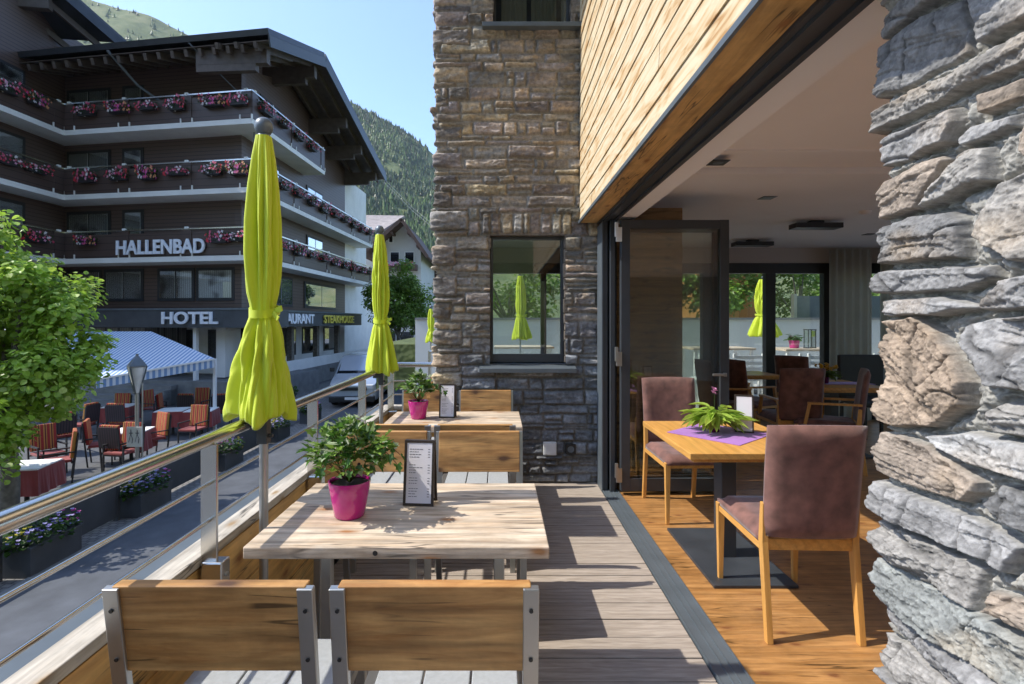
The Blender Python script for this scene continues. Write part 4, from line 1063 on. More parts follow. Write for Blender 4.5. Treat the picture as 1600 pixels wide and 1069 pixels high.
d0 = dining_chair('nearest brown suede dining chair, its back to the viewer, in full sun')
d0.location = (1.425, 2.42, 0); d0.rotation_euler = (0, 0, R(-2))
dup(d0, (1.40, 4.28, 0), R(181), 'brown suede dining chair facing the viewer beside the folding glass door')
da = dining_chair('brown suede armchair seen from behind at the middle dining table', True)
da.location = (3.03, 5.3, 0); da.rotation_euler = (0, 0, R(-4))
dup(da, (3.50, 5.15, 0), R(62), 'brown suede armchair turned left at the right edge of the dining room')
dup(da, (2.93, 6.5, 0), R(-70), 'dim brown suede armchair turned right, close behind the folding door')
dup(d0, (4.03, 7.2, 0), R(-50), 'black looking dining chair leaning in front of the rear window mullion')
dup(da, (2.55, 6.4, 0), R(-88), 'dim brown suede armchair glimpsed through the folding door glass')
dining_table(3.38, 4.15, 5.55, 6.35, 'oak dining table with yellow flowering plant deep in the room')
dining_table(2.95, 3.7, 6.85, 7.5, 'rearmost oak dining table before the garden window')
o = thing('tall_chair', 'black high backed chair standing beyond the yellow flowers', 'chair', (4.75, 6.9, 0), 0)
MB().box(-.30, .30, -.03, .03, .45, 1.02).build('backrest', 'black', o, bevel=.02); MB().box(-.29, .29, -.5, -.03, .40, .48).build('seat', 'black', o, bevel=.02)
for sx in (-1, 1):
    for yy in (-.46, -.02): MB().box(sx * .26 - .015, sx * .26 + .015, yy - .015, yy + .015, 0, .40).build('leg', 'black', o)
# placemat, plant and frame on the sunlit table
mb = MB(); mb.add([(1.06, 3.32, .7515), (1.357, 2.96, .7515), (1.70, 3.26, .7515), (1.40, 3.62, .7515), (1.06, 3.32, .7535), (1.357, 2.96, .7535), (1.70, 3.26, .7535), (1.40, 3.62, .7535)], [(3, 2, 1, 0), (4, 5, 6, 7), (0, 1, 5, 4), (1, 2, 6, 5), (2, 3, 7, 6), (3, 0, 4, 7)])
tag(mb.build('placemat', 'purple'), 'purple cloth placemat lying diagonally on the nearest oak table', 'placemat')
mb = MB().box(3.6, 4.2, 5.85, 6.1, .7515, .7535); tag(mb.build('placemat', 'purple'), 'purple table runner on the oak table with yellow flowers', 'placemat')
def leafy(loc, label, seed, colr, potm, n_, size, spread, flower=None, kind='lance', name='potted_plant', potr=.038, poth=.075):
    t = thing(name, label, 'potted plant', loc)
    k = potr / .038
    MB().lathe([(0, 0), (.026 * k, 0), (.030 * k, .004), (.038 * k, poth), (.035 * k, poth), (.034 * k, poth - .006), (0, poth - .008)], n=28).build('pot', potm, t, smooth=True)
    r_ = random.Random(seed); m_ = MB()
    for i in range(n_):
        a = r_.uniform(0, 6.28); el = r_.uniform(.05, 1.25); L = spread * r_.uniform(.45, 1.0)
        p = Vector((0, 0, poth)) + Vector((math.cos(a) * math.cos(el), math.sin(a) * math.cos(el), math.sin(el) * .75)) * L * r_.uniform(.3, .8)
        d = Vector((math.cos(a + r_.uniform(-.5, .5)), math.sin(a + r_.uniform(-.5, .5)), r_.uniform(-.35, .55)))
        g = r_.uniform(.7, 1.25)
        m_.tube([(0, 0, poth - .01), tuple(p)], .0013, 4, False, tuple(x * .8 for x in colr))
        leafpoly(m_, p, d, (0, 0, 1), size * r_.uniform(.6, 1.15), kind, tuple(x * g for x in colr), .25, .35)
    m_.build('foliage', 'leaf', t)
    if flower:
        col, zf, nf = flower
        f_ = MB()
        for i in range(nf):
            x_, y_ = (0, 0) if nf == 1 else (r_.uniform(-.1, .1), r_.uniform(-.1, .1)); zz = zf * r_.uniform(.8, 1.05)
            f_.tube([(0, 0, poth), (x_, y_, zz)], .0013, 5, False, (.08, .15, .03))
            for q in range(9):
                d = Vector((math.cos(q * 1.2), math.sin(q * 1.2), r_.uniform(.1, 1.4))); leafpoly(f_, (x_, y_, zz - .02 + .004 * q), d, (0, 0, 1), .026 if nf == 1 else .03, 'round', col, .1, .1)
        f_.build('flower', 'petal', t)
    return t
leafy((1.365, 3.33, .7535), 'lime green leafy plant with single pink bloom in plum pot', 4, (.34, .48, .07), 'darkmag', 130, .125, .19, ((.5, .2, .36), .31, 1))
leafy((3.70, 5.95, .7535), 'yellow flowering plant on the dining table in the middle of the room', 6, (.10, .16, .02), 'darkmag', 60, .07, .20, ((.65, .35, .02), .20, 14), 'round')
leafy((3.12, 7.15, .75), 'dark green potted plant on the rearmost dining table', 9, (.05, .11, .03), 'menuframe', 70, .06, .18, None, 'lance')
menu_stand((1.552, 3.33, .7535), R(-20), 'black framed card standing beside the lime green plant', .11, .235, None, False, 'menuframe')
# ceiling fixtures
def ceiling_lamp(x, y, label):
    t = thing('ceiling_lamp', label, 'ceiling lamp', (x, y, 2.55), R(0), 'black ceiling lamps')
    MB().box(-.25, .25, -.085, .085, -.085, -.03).build('lamp_body', 'black', t, bevel=.004)
    MB().box(-.07, .07, -.04, .04, -.035, 0).build('mount', 'black', t)
    for sx in (-1, 1): MB().box(sx * .11 - .06, sx * .11 + .06, -.045, .045, -.078, -.0755).build('louvre', 'anthl', t)
ceiling_lamp(3.45, 5.72, 'nearer black rectangular lamp under the dining room ceiling')
ceiling_lamp(3.40, 7.05, 'farther black rectangular lamp under the dining room ceiling')
for (px, py, lab) in ((1122, 254, 'square recessed downlight nearest to the door head'), (1199, 309, 'square recessed downlight in the middle of the ceiling'), (1358, 366, 'square recessed downlight far right beside the stone pillar')):
    d = 1.10 * F / (CY - py); X = (px - CX) / F * d
    t = thing('downlight', lab, 'ceiling light', (X, d, 2.55), 0, 'recessed ceiling spots')
    MB().box(-.06, .06, -.06, .06, -.004, .002).build('housing', 'black', t)
    MB().lathe([(.0, -.0055), (.03, -.0055), (.035, -.004)], n=16).build('lens', 'anthl', t)
for (px, py) in ((1352, 330),):
    d = 1.10 * F / (CY - py); t = thing('smoke_detector', 'small round white smoke detector on the ceiling by the pillar', 'smoke detector', ((px - CX) / F * d, d, 2.55))
    MB().lathe([(0, -.035), (.035, -.033), (.05, -.02), (.055, 0)], n=24).build('casing', 'plaster', t, smooth=True)
# sheer curtains in the right rear corner
for k, (x0, x1, lab) in enumerate(((4.78, 5.42, 'pale sheer curtain hanging right of the rear window'), (5.48, 6.3, 'second sheer curtain panel hanging close to the stone pillar'))):
    m_ = MB(); n_ = int((x1 - x0) / .02)
    for i in range(n_):
        xa = x0 + i * .02; ya = 7.6 + .02 * math.sin(i * 1.1) - k * .05; yb_ = 7.6 + .02 * math.sin((i + 1) * 1.1) - k * .05
        m_.quad((xa, ya, .02), (xa + .02, yb_, .02), (xa + .02, yb_, 2.5), (xa, ya, 2.5))
    tag(m_.build('curtain', 'sheer', smooth='all'), lab, 'curtain')

# ================================================================== REAR TERRACE AND GARDEN
t = thing('rear_parapet', 'white garden wall with grey coping behind the rear terrace', 'wall', (5, 12.5, 0))
part(MB().box(-2, 14, 12.5, 12.75, -.2, 1.50), 'wall', 'housewhite', t); part(MB().box(-2.0, 14, 12.46, 12.79, 1.50, 1.55), 'coping', 'concrete', t)
tag(MB().box(-3, 40, 12.8, 80, -.2, .9).build('garden', 'hill'), kind='structure')
umbrella((5.48, 10.9, 0), 'closed lime umbrella on the rear terrace seen through the dining room', ztop=2.33, zbot=1.15, seed=11, wid=2.6, clamp=False)
umbrella((.40, 9.95, 0), 'closed lime umbrella seen through the tower window', ztop=2.32, zbot=1.12, seed=12, wid=1.5, clamp=False)
def rear_table(x, y, label):
    t = thing('rear_table', label, 'table', (x, y, 0), 0, 'tables of the rear terrace')
    MB().box(-.6, .6, -.4, .4, .91, .95).build('tabletop', 'tablewood', t, bevel=.004)
    for sx in (-1, 1):
        for sy in (-1, 1): MB().box(sx * .54 - .025, sx * .54 + .025, sy * .34 - .025, sy * .34 + .025, 0, .91).build('leg', 'white', t)
rear_table(5.85, 10.0, 'rear terrace table with pink potted plant behind the window'); rear_table(4.3, 10.4, 'left rear terrace table behind the folding door glass'); rear_table(.5, 10.9, 'rear terrace table seen through the tower window')
leafy((5.62, 10.0, .95), 'potted plant in magenta pot outside on the rear terrace table', 14, (.06, .13, .03), 'magenta', 90, .07, .24, ((.6, .2, .4), .22, 4), 'round', potr=.10, poth=.15)
def lantern(loc, label):
    t = thing('lantern', label, 'lantern', loc, 0, 'glass lanterns')
    m_ = MB()
    for sx in (-1, 1):
        for sy in (-1, 1): m_.box(sx * .07 - .006, sx * .07 + .006, sy * .07 - .006, sy * .07 + .006, 0, .34)
    m_.box(-.08, .08, -.08, .08, 0, .012).box(-.08, .08, -.08, .08, .34, .36); m_.build('frame', 'anth', t); MB().box(-.066, .066, -.066, .066, .012, .33).build('pane', 'glass', t)
lantern((5.92, 10.0, .95), 'square glass lantern right of the pink plant outside'); lantern((4.1, 10.2, .95), 'square glass lantern seen through the folding door')
def white_chair(x, y, rz, label):
    t = thing('slatted_chair', label, 'chair', (x, y, 0), rz, 'white slatted chairs on the rear terrace')
    m_ = MB()
    for k in range(4): m_.box(-.24, .24, -.015, .015, .50 + k * .10, .56 + k * .10)
    m_.build('backrest', 'white', t)
    MB().box(-.24, .24, 0, .46, .42, .45).build('seat', 'white', t)
    for sx in (-1, 1):
        MB().box(sx * .25 - .018, sx * .25 + .018, -.02, .02, 0, .90).build('leg', 'white', t); MB().box(sx * .25 - .018, sx * .25 + .018, .42, .46, 0, .44).build('leg', 'white', t)
    return t
for i, x in enumerate((3.75, 4.35, 5.0, 5.65, 6.3)):
    white_chair(x, 9.15, 0, ['white slatted chair at far left of the rear row', 'white slatted chair left of the lime rear umbrella', 'white slatted chair right under the lime rear umbrella', 'white slatted chair below the pink outdoor plant', 'white slatted chair at the right edge of rear window'][i])
white_chair(.22, 9.5, 0, 'white slatted chair seen through the tower window, left one'); white_chair(.80, 9.5, 0, 'white slatted chair seen through the tower window, right one')
t = thing('timber_house', 'orange timber house behind the garden wall', 'house', (6.5, 18, 0)); part(MB().box(6.9, 8.9, 17, 22, .5, 4.6), 'wall', 'orangewood', t)
part(MB().quad((6.5, 16.6, 4.2), (9.3, 16.6, 4.2), (9.3, 19.5, 5.6), (6.5, 19.5, 5.6), .15), 'roof', 'roofbrown', t)
t = thing('garden_fence', 'grey board fence beyond the garden wall', 'fence', (9, 14.5, 0)); part(MB().box(8.0, 14, 14.2, 14.26, .8, 2.15), 'boards', 'anthl', t)
part(MB().box(7.95, 8.03, 14.15, 14.3, .8, 2.2), 'post', 'alu', t)
# ================================================================== TREES
def tree(name, loc, label, trunk_h, tr, crown_c, crown_r, nclump, nleaf, lsize, seed, pal, group=None, clump_r=.34, cat='tree', kind='round', boxy=False):
    t = thing(name, label, cat, loc, 0, group)
    r_ = random.Random(seed); m_ = MB(); b_ = MB()
    cc = Vector(crown_c); cr = Vector(crown_r)
    b_.tube([(0, 0, 0), (.03, .02, trunk_h * .5), (0, .03, trunk_h), (.05, 0, cc.z)], [tr * 1.2, tr, tr * .85, tr * .35], 10)
    clumps = []
    for i in range(nclump):
        a = r_.uniform(0, 2 * math.pi); u = r_.uniform(-.95, 1); q = math.sqrt(1 - u * u) if not boxy else (1 - abs(u) ** 4) ** .25 * (.80 if u > .4 else 1); k = r_.uniform(.45, .95) * (1.0 + .16 * math.sin(a * 3 + seed))
        c = cc + Vector((cr.x * q * math.cos(a) * k, cr.y * q * math.sin(a) * k, cr.z * u * k))
        clumps.append((c, r_.uniform(.6, 1.15) * clump_r * max(cr), r_.uniform(.75, 1.2)))
        if i % 3 == 0: b_.tube([(0, 0, trunk_h * r_.uniform(.75, 1.0)), ((c.x) * .5, (c.y) * .5, (trunk_h + c.z) / 2 + .1), tuple(c)], [tr * .42, tr * .25, tr * .08], 6)
    per = nleaf // nclump
    for c, cr_, g0 in clumps:
        for j in range(per):
            v = Vector((r_.gauss(0, 1), r_.gauss(0, 1), r_.gauss(0, 1))).normalized() * cr_ * r_.uniform(.35, 1.08) ** .6
            v.z *= .72; p = c + v
            out = (v.normalized() + Vector((0, 0, .3))).normalized()
            d = (out * .5 + Vector((r_.uniform(-1, 1), r_.uniform(-1, 1), r_.uniform(-.9, .2)))).normalized()
            up = (out * .9 + Vector((0, 0, .7)) + Vector((r_.uniform(-.5, .5), r_.uniform(-.5, .5), 0))).normalized()
            base = pal[0] if r_.random() < .6 else pal[1] if r_.random() < .75 else pal[2]
            g = g0 * r_.uniform(.75, 1.25)
            leafpoly(m_, p, d, up, lsize * r_.uniform(.6, 1.25), kind, tuple(x * g for x in base), .15, .25)
    m_.build('crown', 'leaf', t); b_.build('trunk', 'bark', t, smooth=True)
    return t
PG = [(.26, .40, .045), (.40, .55, .08), (.56, .66, .2)]
tree('linden_tree', (-8.02, 8.55, GZ), 'bright green leafy tree standing at the left edge in front of hotel cafe', 1.5, .13, (-.12, 0, 2.72), (1.50, 1.4, 2.25), 80, 20000, .098, 5, PG, clump_r=.19, boxy=True)
PB = [(.17, .28, .045), (.25, .38, .06), (.36, .48, .11)]
tree('street_tree', (-6.35, 33, GZ), 'green street tree between the hotel and the white gabled house', 2.8, .13, (0, 0, 4.6), (2.1, 1.8, 2.3), 40, 9500, .20, 12, PB, kind='diamond')
tree('street_tree', (-5.2, 36, GZ), 'small leaning street tree just left of the stone tower', 1.5, .09, (0, 0, 2.6), (1.2, 1.2, 1.4), 14, 2400, .18, 15, PB, kind='diamond')
for i, (x, y, rr, lab) in enumerate(((4.6, 15.6, 1.6, 'green garden tree left behind the rear terrace wall'), (9.6, 16.8, 1.9, 'green garden tree above the grey board fence'), (12.4, 18.5, 2.2, 'green garden tree at the right of the rear window view'), (.3, 15.5, 1.7, 'green garden tree seen through the tower window'), (6.4, 15.2, 1.1, 'slim garden tree in front of the orange timber house'))):
    tree('garden_tree', (x, y, .9), lab, .5, .10, (0, 0, 1.7), (rr, rr * .8, 1.5), 22, 3600, .14, 30 + i, PB, 'garden trees', kind='diamond')

# ================================================================== HOTEL
ht = thing('hotel', 'large dark timber hotel with white balcony slabs, red flower boxes and wide roofs', 'hotel', (-14, 24, GZ))
HL = lambda mbx, name, mat, **k: part(mbx, name, mat, ht, **k)
f = Vector((-.9877, .1564, 0)); s = Vector((.061, .998, 0)); nf = Vector((-.1564, -.9877, 0)); ns = Vector((.998, -.061, 0)); UPV = Vector((0, 0, 1))
BC = Vector((-9.9, 21.0, 0)); BI = BC + f * 8.75
W0 = BC - ns * 1.25 - nf * 1.25                # wall corner
WI = BI - ns * 1.25 - nf * 1.25
f0 = (WI - W0).normalized()
def fbox(m_, o_, u, n_, u0, u1, d0, d1, z0, z1, col=None):
    """box in a facade frame: along u from u0 to u1, outwards along n_ from d0 to d1"""
    vs_ = [o_ + u * a + n_ * b_ + UPV * c for a in (u0, u1) for b_ in (d0, d1) for c in (z0, z1)]
    m_.add(vs_, [(0, 1, 3, 2), (4, 6, 7, 5), (0, 4, 5, 1), (2, 3, 7, 6), (0, 2, 6, 4), (1, 5, 7, 3)], col); return m_
Lf = (WI - W0).length; SL_ = 12.4
ZR = [10.75, 8.0, 5.28]                        # balcony rail heights
mb = MB(); fbox(mb, W0, f, nf, 0, Lf, -.3, 0, 1.3, 12.6)
HL(mb, 'wall', 'hotelwood')
mb = MB(); fbox(mb, W0, s, ns, 0, SL_, -.3, 0, 1.3, 11.5); mb.add([W0 + UPV * 11.5, W0 + s * SL_ + UPV * 11.5, W0 + s * SL_ + UPV * 11.6, W0 + s * 4.5 + UPV * 13.7, W0 + UPV * 12.2], [(0, 1, 2, 3, 4)])
HL(mb, 'wall', 'hotelwood')
mb = MB(); fbox(mb, WI, -s, ns, 0, 9.5, -.3, 0, 1.3, 15.2); HL(mb, 'wall', 'hotelwood')
mb = MB(); fbox(mb, W0 + s * SL_, s, ns, 0, 4.5, -1.2, -.02, GZ, 11); HL(mb, 'white_wall', 'slab')
mb = MB(); fbox(mb, WI, s, ns, -.3, 2.6, -4, -.02, 10, 14.5); HL(mb, 'wall', 'hotelwood')
# ground floor: white walls, big windows, columns
mb = MB(); fbox(mb, W0, f, nf, -.0, Lf + 6, -1.6, -1.2, -.9, 1.3); fbox(mb, W0, s, ns, -.2, SL_ + 4.5, -1.0, -.6, -.9, 1.3); HL(mb, 'ground_floor_wall', 'slab')
mb = MB(); fbox(mb, W0, f, nf, -1.3, Lf + 6, -4.2, 1.35, GZ, -.95); fbox(mb, W0, s, ns, -.0, SL_ + 4.5, -4, .6, GZ, -.98); HL(mb, 'plinth', 'concrete')
for i in range(3):
    m_ = MB()
    fbox(m_, W0, f, nf, .2 + i * 2.9, 2.5 + i * 2.9, -1.2, -1.16, -.55, 1.1)
    fo = HL(m_, 'shop_window', 'chairdark'); m_ = MB(); fbox(m_, W0, f, nf, .3 + i * 2.9, 2.4 + i * 2.9, -1.158, -1.15, -.45, 1.0); g_ = m_.build('pane', 'hotelglass', fo)
for i in range(5):
    m_ = MB(); fbox(m_, W0, s, ns, 1.0 + i * 3.1, 3.3 + i * 3.1, -.6, -.56, -.35, 1.15)
    fo = HL(m_, 'shop_window', 'chairdark'); m_ = MB(); fbox(m_, W0, s, ns, 1.1 + i * 3.1, 3.2 + i * 3.1, -.558, -.55, -.25, 1.05); g_ = m_.build('pane', 'hotelglass', fo)
for i in range(4):
    m_ = MB(); fbox(m_, W0, s, ns, .5 + i * 3.1, .8 + i * 3.1, .25, .5, -.98, 1.3); HL(m_, 'column', 'bark')
m_ = MB(); fbox(m_, W0, s, ns, 0, SL_ + 3, .52, .60, -.98, -.45); HL(m_, 'terrace_wall', 'slab')
m_ = MB(); fbox(m_, W0, f, nf, 1.3, 1.45, .9, 1.05, -1.9, 1.3); HL(m_, 'white_post', 'white')
# entrance steps
mb = MB()
for i in range(5): fbox(mb, W0, f, nf, 1.9, 5.2, 1.35, 1.35 + .34 * (5 - i), GZ - .1, GZ + .16 * (i + 1))
HL(mb, 'steps', 'concrete')
# stone entrance block under the awning
tb = MB(); fbox(tb, W0, f, nf, 3.6, 8.0, -1.2, 1.0, -.95, 1.2); HL(tb, 'stone_base', 'setts')
# canopy fascia band
mb = MB(); fbox(mb, BC, f, nf, -.28, 11.5, -2.2, .30, 1.22, 1.95); HL(mb, 'canopy', 'fascia')
mb = MB(); fbox(mb, BC + nf * .1, s, ns, -.1, 12.8, -1.6, .30, 1.24, 1.92); HL(mb, 'canopy', 'fascia')
mb = MB(); fbox(mb, BC, f, nf, -.32, 11.5, .30, .34, 1.93, 2.0); fbox(mb, BC, s, ns, -.42, 12.7, .30, .34, 1.90, 1.97); HL(mb, 'canopy_edge', 'anthl')
def face_matrix(o_, u, n_):
    u = u.normalized(); n_ = n_.normalized()
    return Matrix(((u.x, 0, n_.x, o_.x), (u.y, 0, n_.y, o_.y), (u.z, 1, n_.z, o_.z), (0, 0, 0, 1)))
def sign(txt, size, mat, o_, u, n_, label, sx=1.0, bold=.012):
    t = thing('lettering_sign', label, 'sign', tuple(o_))
    textmesh('letters', txt, size, mat, t, face_matrix(Vector((0, 0, 0)), u, n_), .03, bold, sx)
    # standoff rails
    m_ = MB(); w_ = size * .6 * len(txt) * sx * .5
    fbox(m_, Vector((0, 0, 0)), u, n_, -w_, w_, -.045, -.03, -.012, .012); m_.build('mounting_rail', 'chairdark', t)
sign('HOTEL', .66, 'lettersw', BC + f * 2.5 + nf * .375 + UPV * 1.58, -f, nf, 'white letters HOTEL on the dark canopy fascia', 1.22, .02)
sign('HALLENBAD', .80, 'lettersw', BC + f * 4.08 + nf * .09 + UPV * (5.28 - .78), -f, nf, 'white letters HALLENBAD on the lowest balcony front', .92, .022)
sign('RESTAURANT', .62, 'lettersw', BC + s * 2.9 + ns * .375 + UPV * 1.57, s, ns, 'white letters RESTAURANT on the side canopy fascia', 1.16, .016)
sign('STEAKHOUSE', .58, 'lettersy', BC + s * 8.7 + ns * .375 + UPV * 1.57, s, ns, 'yellow letters STEAKHOUSE at the end of the side canopy', 1.3, .014)
# balconies
def rail_run(o_, u, n_, u0, u1, zr, seg):
    """balcony front: boards, pillars, rail with little caps"""
    m_ = MB(); fbox(m_, o_, u, n_, u0, u1, -.06, -.01, zr - 1.12, zr - .16); HL(m_, 'balcony_front', 'hotelpanel')
    m_ = MB(); fbox(m_, o_, u, n_, u0, u1, -.07, .03, zr - .055, zr); HL(m_, 'balcony_rail', 'steel')
    n_seg = max(1, round((u1 - u0) / seg))
    for i in range(n_seg + 1):
        m_ = MB(); c_ = MB()
        q = u0 + (u1 - u0) * i / n_seg; q = min(max(q, u0 + .25), u1 - .25)
        fbox(m_, o_, u, n_, q - .22, q + .22, -.07, .02, zr - 1.12, zr - .05)
        for e in (-.26, .26): c_ = MB(); fbox(c_, o_, u, n_, q + e - .025, q + e + .025, -.02, .03, zr - 1.2, zr - .98); HL(c_, 'bracket', 'slab')
        c_ = MB(); fbox(c_, o_, u, n_, q - .07, q + .07, -.05, .04, zr - .02, zr + .06)
        HL(m_, 'balcony_pillar', 'hotelpanel'); HL(c_, 'rail_cap', 'slab')
sideL = [7.4, 15.9, 15.9]
for zi, zr in enumerate(ZR):
    rail_run(BC, f, nf, 0, (BI - BC).length, zr, 2.95)
    rail_run(BC, s, ns, 0, sideL[zi], zr, 4.0)
    rail_run(BI, -s, ns, 0, 8.0, zr, 3.5)
    m_ = MB()
    def poly(ps, z0, z1): m_.prism([(p.x, p.y) for p in ps], z0, z1)
    poly([BC + ns * .02 + nf * .02, BI + ns * .02 + nf * .02, BI - ns * 1.3 - nf * 1.3, BC - ns * 1.3 - nf * 1.3][::-1], zr - 1.36, zr - 1.15)
    poly([BC + ns * .02 + nf * .02, BC - ns * 1.3 - nf * 1.3, BC + s * sideL[zi] - ns * 1.3, BC + s * sideL[zi] + ns * .02][::-1], zr - 1.362, zr - 1.152)
    poly([BI + ns * .02 + nf * .02, BI - s * 8 + ns * .02, BI - s * 8 - ns * 1.3, BI - ns * 1.3 - nf * 1.3][::-1], zr - 1.364, zr - 1.154)
    HL(m_, 'balcony_slab', 'slab')
# windows
def hwin(o_, u, n_, u0, u1, z0, z1, nm=2, cur=True):
    m_ = MB(); fbox(m_, o_, u, n_, u0 - .1, u1 + .1, 0, .05, z0 - .1, z1 + .1)
    wo_ = HL(m_, 'window', 'chairdark')
    for k in range(nm):
        a = u0 + (u1 - u0) * k / nm + .04; b_ = u0 + (u1 - u0) * (k + 1) / nm - .04
        c_ = MB(); fbox(c_, o_, u, n_, a, b_, .052, .058, z0 + .03, z1 - .03); q = c_.build('curtain', 'curtainf', wo_)
        g_ = MB(); fbox(g_, o_, u, n_, a, b_, .066, .07, z0 + .03, z1 - .03); q = g_.build('pane', 'hotelglass', wo_)
def curtm():  # fold shading painted as wave bands on flat panels, dimmed in patches
    m, t, b_ = newmat('painted_fold_curtain'); v = coords(t, rnd=False)
    w_ = N(t, 'ShaderNodeTexWave'); w_.inputs['Scale'].default_value = 3.2; w_.inputs['Distortion'].default_value = 1.5; t.links.new(v, w_.inputs['Vector'])
    n = N(t, 'ShaderNodeTexNoise'); n.inputs['Scale'].default_value = .8; t.links.new(v, n.inputs['Vector'])
    r = ramp(t, [(0, (.50, .50, .49)), (1, (.85, .85, .83))], w_.outputs[0]); r2 = ramp(t, [(.34, .12), (.44, 1)], n.outputs[0])
    mx = N(t, 'ShaderNodeMix', data_type='RGBA', blend_type='MULTIPLY'); mx.inputs[0].default_value = 1; t.links.new(r.outputs[0], mx.inputs[6]); t.links.new(r2.outputs[0], mx.inputs[7]); t.links.new(mx.outputs[2], b_.inputs['Base Color']); return m
M['curtainf'] = curtm()
for zr in ZR:
    zf = zr - 1.15
    hwin(W0, f, nf, 6.45, 8.5, zf + .55, zf + 2.15, 2); hwin(W0, f, nf, 4.8, 5.65, zf + .7, zf + 2.15, 1)
    hwin(WI, -s, ns, 2.0, 4.0, zf + .6, zf + 2.15, 2)
    hwin(W0, s, ns, 1.6, 3.2, zf + .5, zf + 2.1, 2); hwin(W0, s, ns, 6.5, 8.5, zf + .6, zf + 2.0, 2)
hwin(W0, f, nf, .40, 2.02, 2.45, 3.68, 1); hwin(W0, f, nf, 2.3, 3.9, 2.45, 3.68, 2); hwin(W0, f, nf, 4.8, 6.6, 2.45, 3.68, 2); hwin(W0, f, nf, 6.9, 8.6, 2.45, 3.68, 1)
hwin(W0, s, ns, 2.2, 4.6, 2.3, 3.6, 2); hwin(W0, s, ns, 6.2, 10.6, 2.3, 3.55, 2)
hwin(WI, -s, ns, 4.5, 6.2, 12.5, 14.0, 1)
# roofs
E0 = Vector((-8.69, 19.8, 12.3)); AP = Vector((-8.36, 25.2, 14.14)); FE = Vector((-7.73, 35.8, 11.4))
LF = f * 11.3; LB = f * 14
m_ = MB(); m_.quad(E0, E0 + LF, AP + LF, AP, .22); m_.quad(AP, AP + LB, FE + LB, FE, .22); HL(m_, 'roof', 'roofmetal')
m_ = MB(); m_.quad(E0 - UPV * .235, E0 + LF - UPV * .235, AP + LF - UPV * .235, AP - UPV * .235, .03); m_.quad(AP - UPV * .236, AP + LB - UPV * .236, FE + LB - UPV * .236, FE - UPV * .236, .03); HL(m_, 'roof_boarding', 'beam')
m_ = MB()
for k in range(19):       # rafters under the front eave
    a = E0 + f * (.55 + k * .6) - UPV * .40; m_.bar(a + nf * -.05, a + (AP - E0) * .55, .13, .26)
HL(m_, 'rafters', 'beam')
m_ = MB()                 # verge boards and purlins under the gable
m_.bar(E0 - UPV * .25 + ns * .02, AP - UPV * .25 + ns * .02, .06, .42).bar(AP - UPV * .25 + ns * .02, FE - UPV * .25 + ns * .02, .06, .42)
HL(m_, 'verge_board', 'anth')
for fr, L_ in ((.12, 3.2), (.95, 2.9)):
    m_ = MB(); p = E0.lerp(AP, fr) - UPV * .75; m_.bar(p - ns * .35, p - ns * L_, .28, .55); m_.bar(p - ns * .8 - UPV * .4, p - ns * L_ - UPV * .4, .26, .3); HL(m_, 'purlin', 'beam')
for fr in (.36, .60, .88):
    m_ = MB(); p = AP.lerp(FE, fr) - UPV * .72; m_.bar(p - ns * .3, p - ns * 3.4, .28, .5); m_.bar(p - ns * .75 - UPV * .38, p - ns * 3.4 - UPV * .38, .26, .3); HL(m_, 'purlin', 'beam')
m_ = MB()
for j in range(3):
    o_ = -ns * (.55 + .75 * j) - UPV * .36; m_.bar(AP + o_, FE + o_, .12, .22); m_.bar(E0 + o_, AP + o_, .12, .22)
HL(m_, 'rafters', 'beam')
m_ = MB(); m_.tube([E0 + f * 6.9 + nf * .1 - UPV * .1, E0 + f * 6.6 + nf * -1.0 - UPV * 1.0, E0 + f * 4.9 - nf * 2.3 - UPV * 2.4], .05, 8)
m_.tube([E0 + f * 3.3 + nf * .1 - UPV * .1, E0 + f * 1.9 - nf * 1.9 - UPV * 1.9, E0 + f * 1.9 - nf * 1.9 - UPV * 3.6], .025, 6); HL(m_, 'downpipe', 'anthl')
p1 = P(197, 68, 24.0); p0 = P(120, 0, 22.4); dd = (p0 - p1); p2_ = p0 + dd * 1.3; lx = Vector((-7.0, -1.6, -.3))
m_ = MB(); m_.quad(p1, p2_, p2_ + lx, p1 + lx, .22); HL(m_, 'upper_roof', 'roofmetal')
m_ = MB(); m_.bar(p1 - UPV * .2, p2_ - UPV * .2, .06, .4); HL(m_, 'verge_board', 'roofmetal')
m_ = MB()
for j in range(4): o_ = lx * (.12 + .2 * j) - UPV * .38; m_.bar(p1 + o_, p2_ + o_, .13, .24)
for k in (.02, .55): q = p1.lerp(p2_, k) - UPV * .75; m_.bar(q + lx * .06, q + lx * .9, .3, .5)
HL(m_, 'rafters', 'beam')
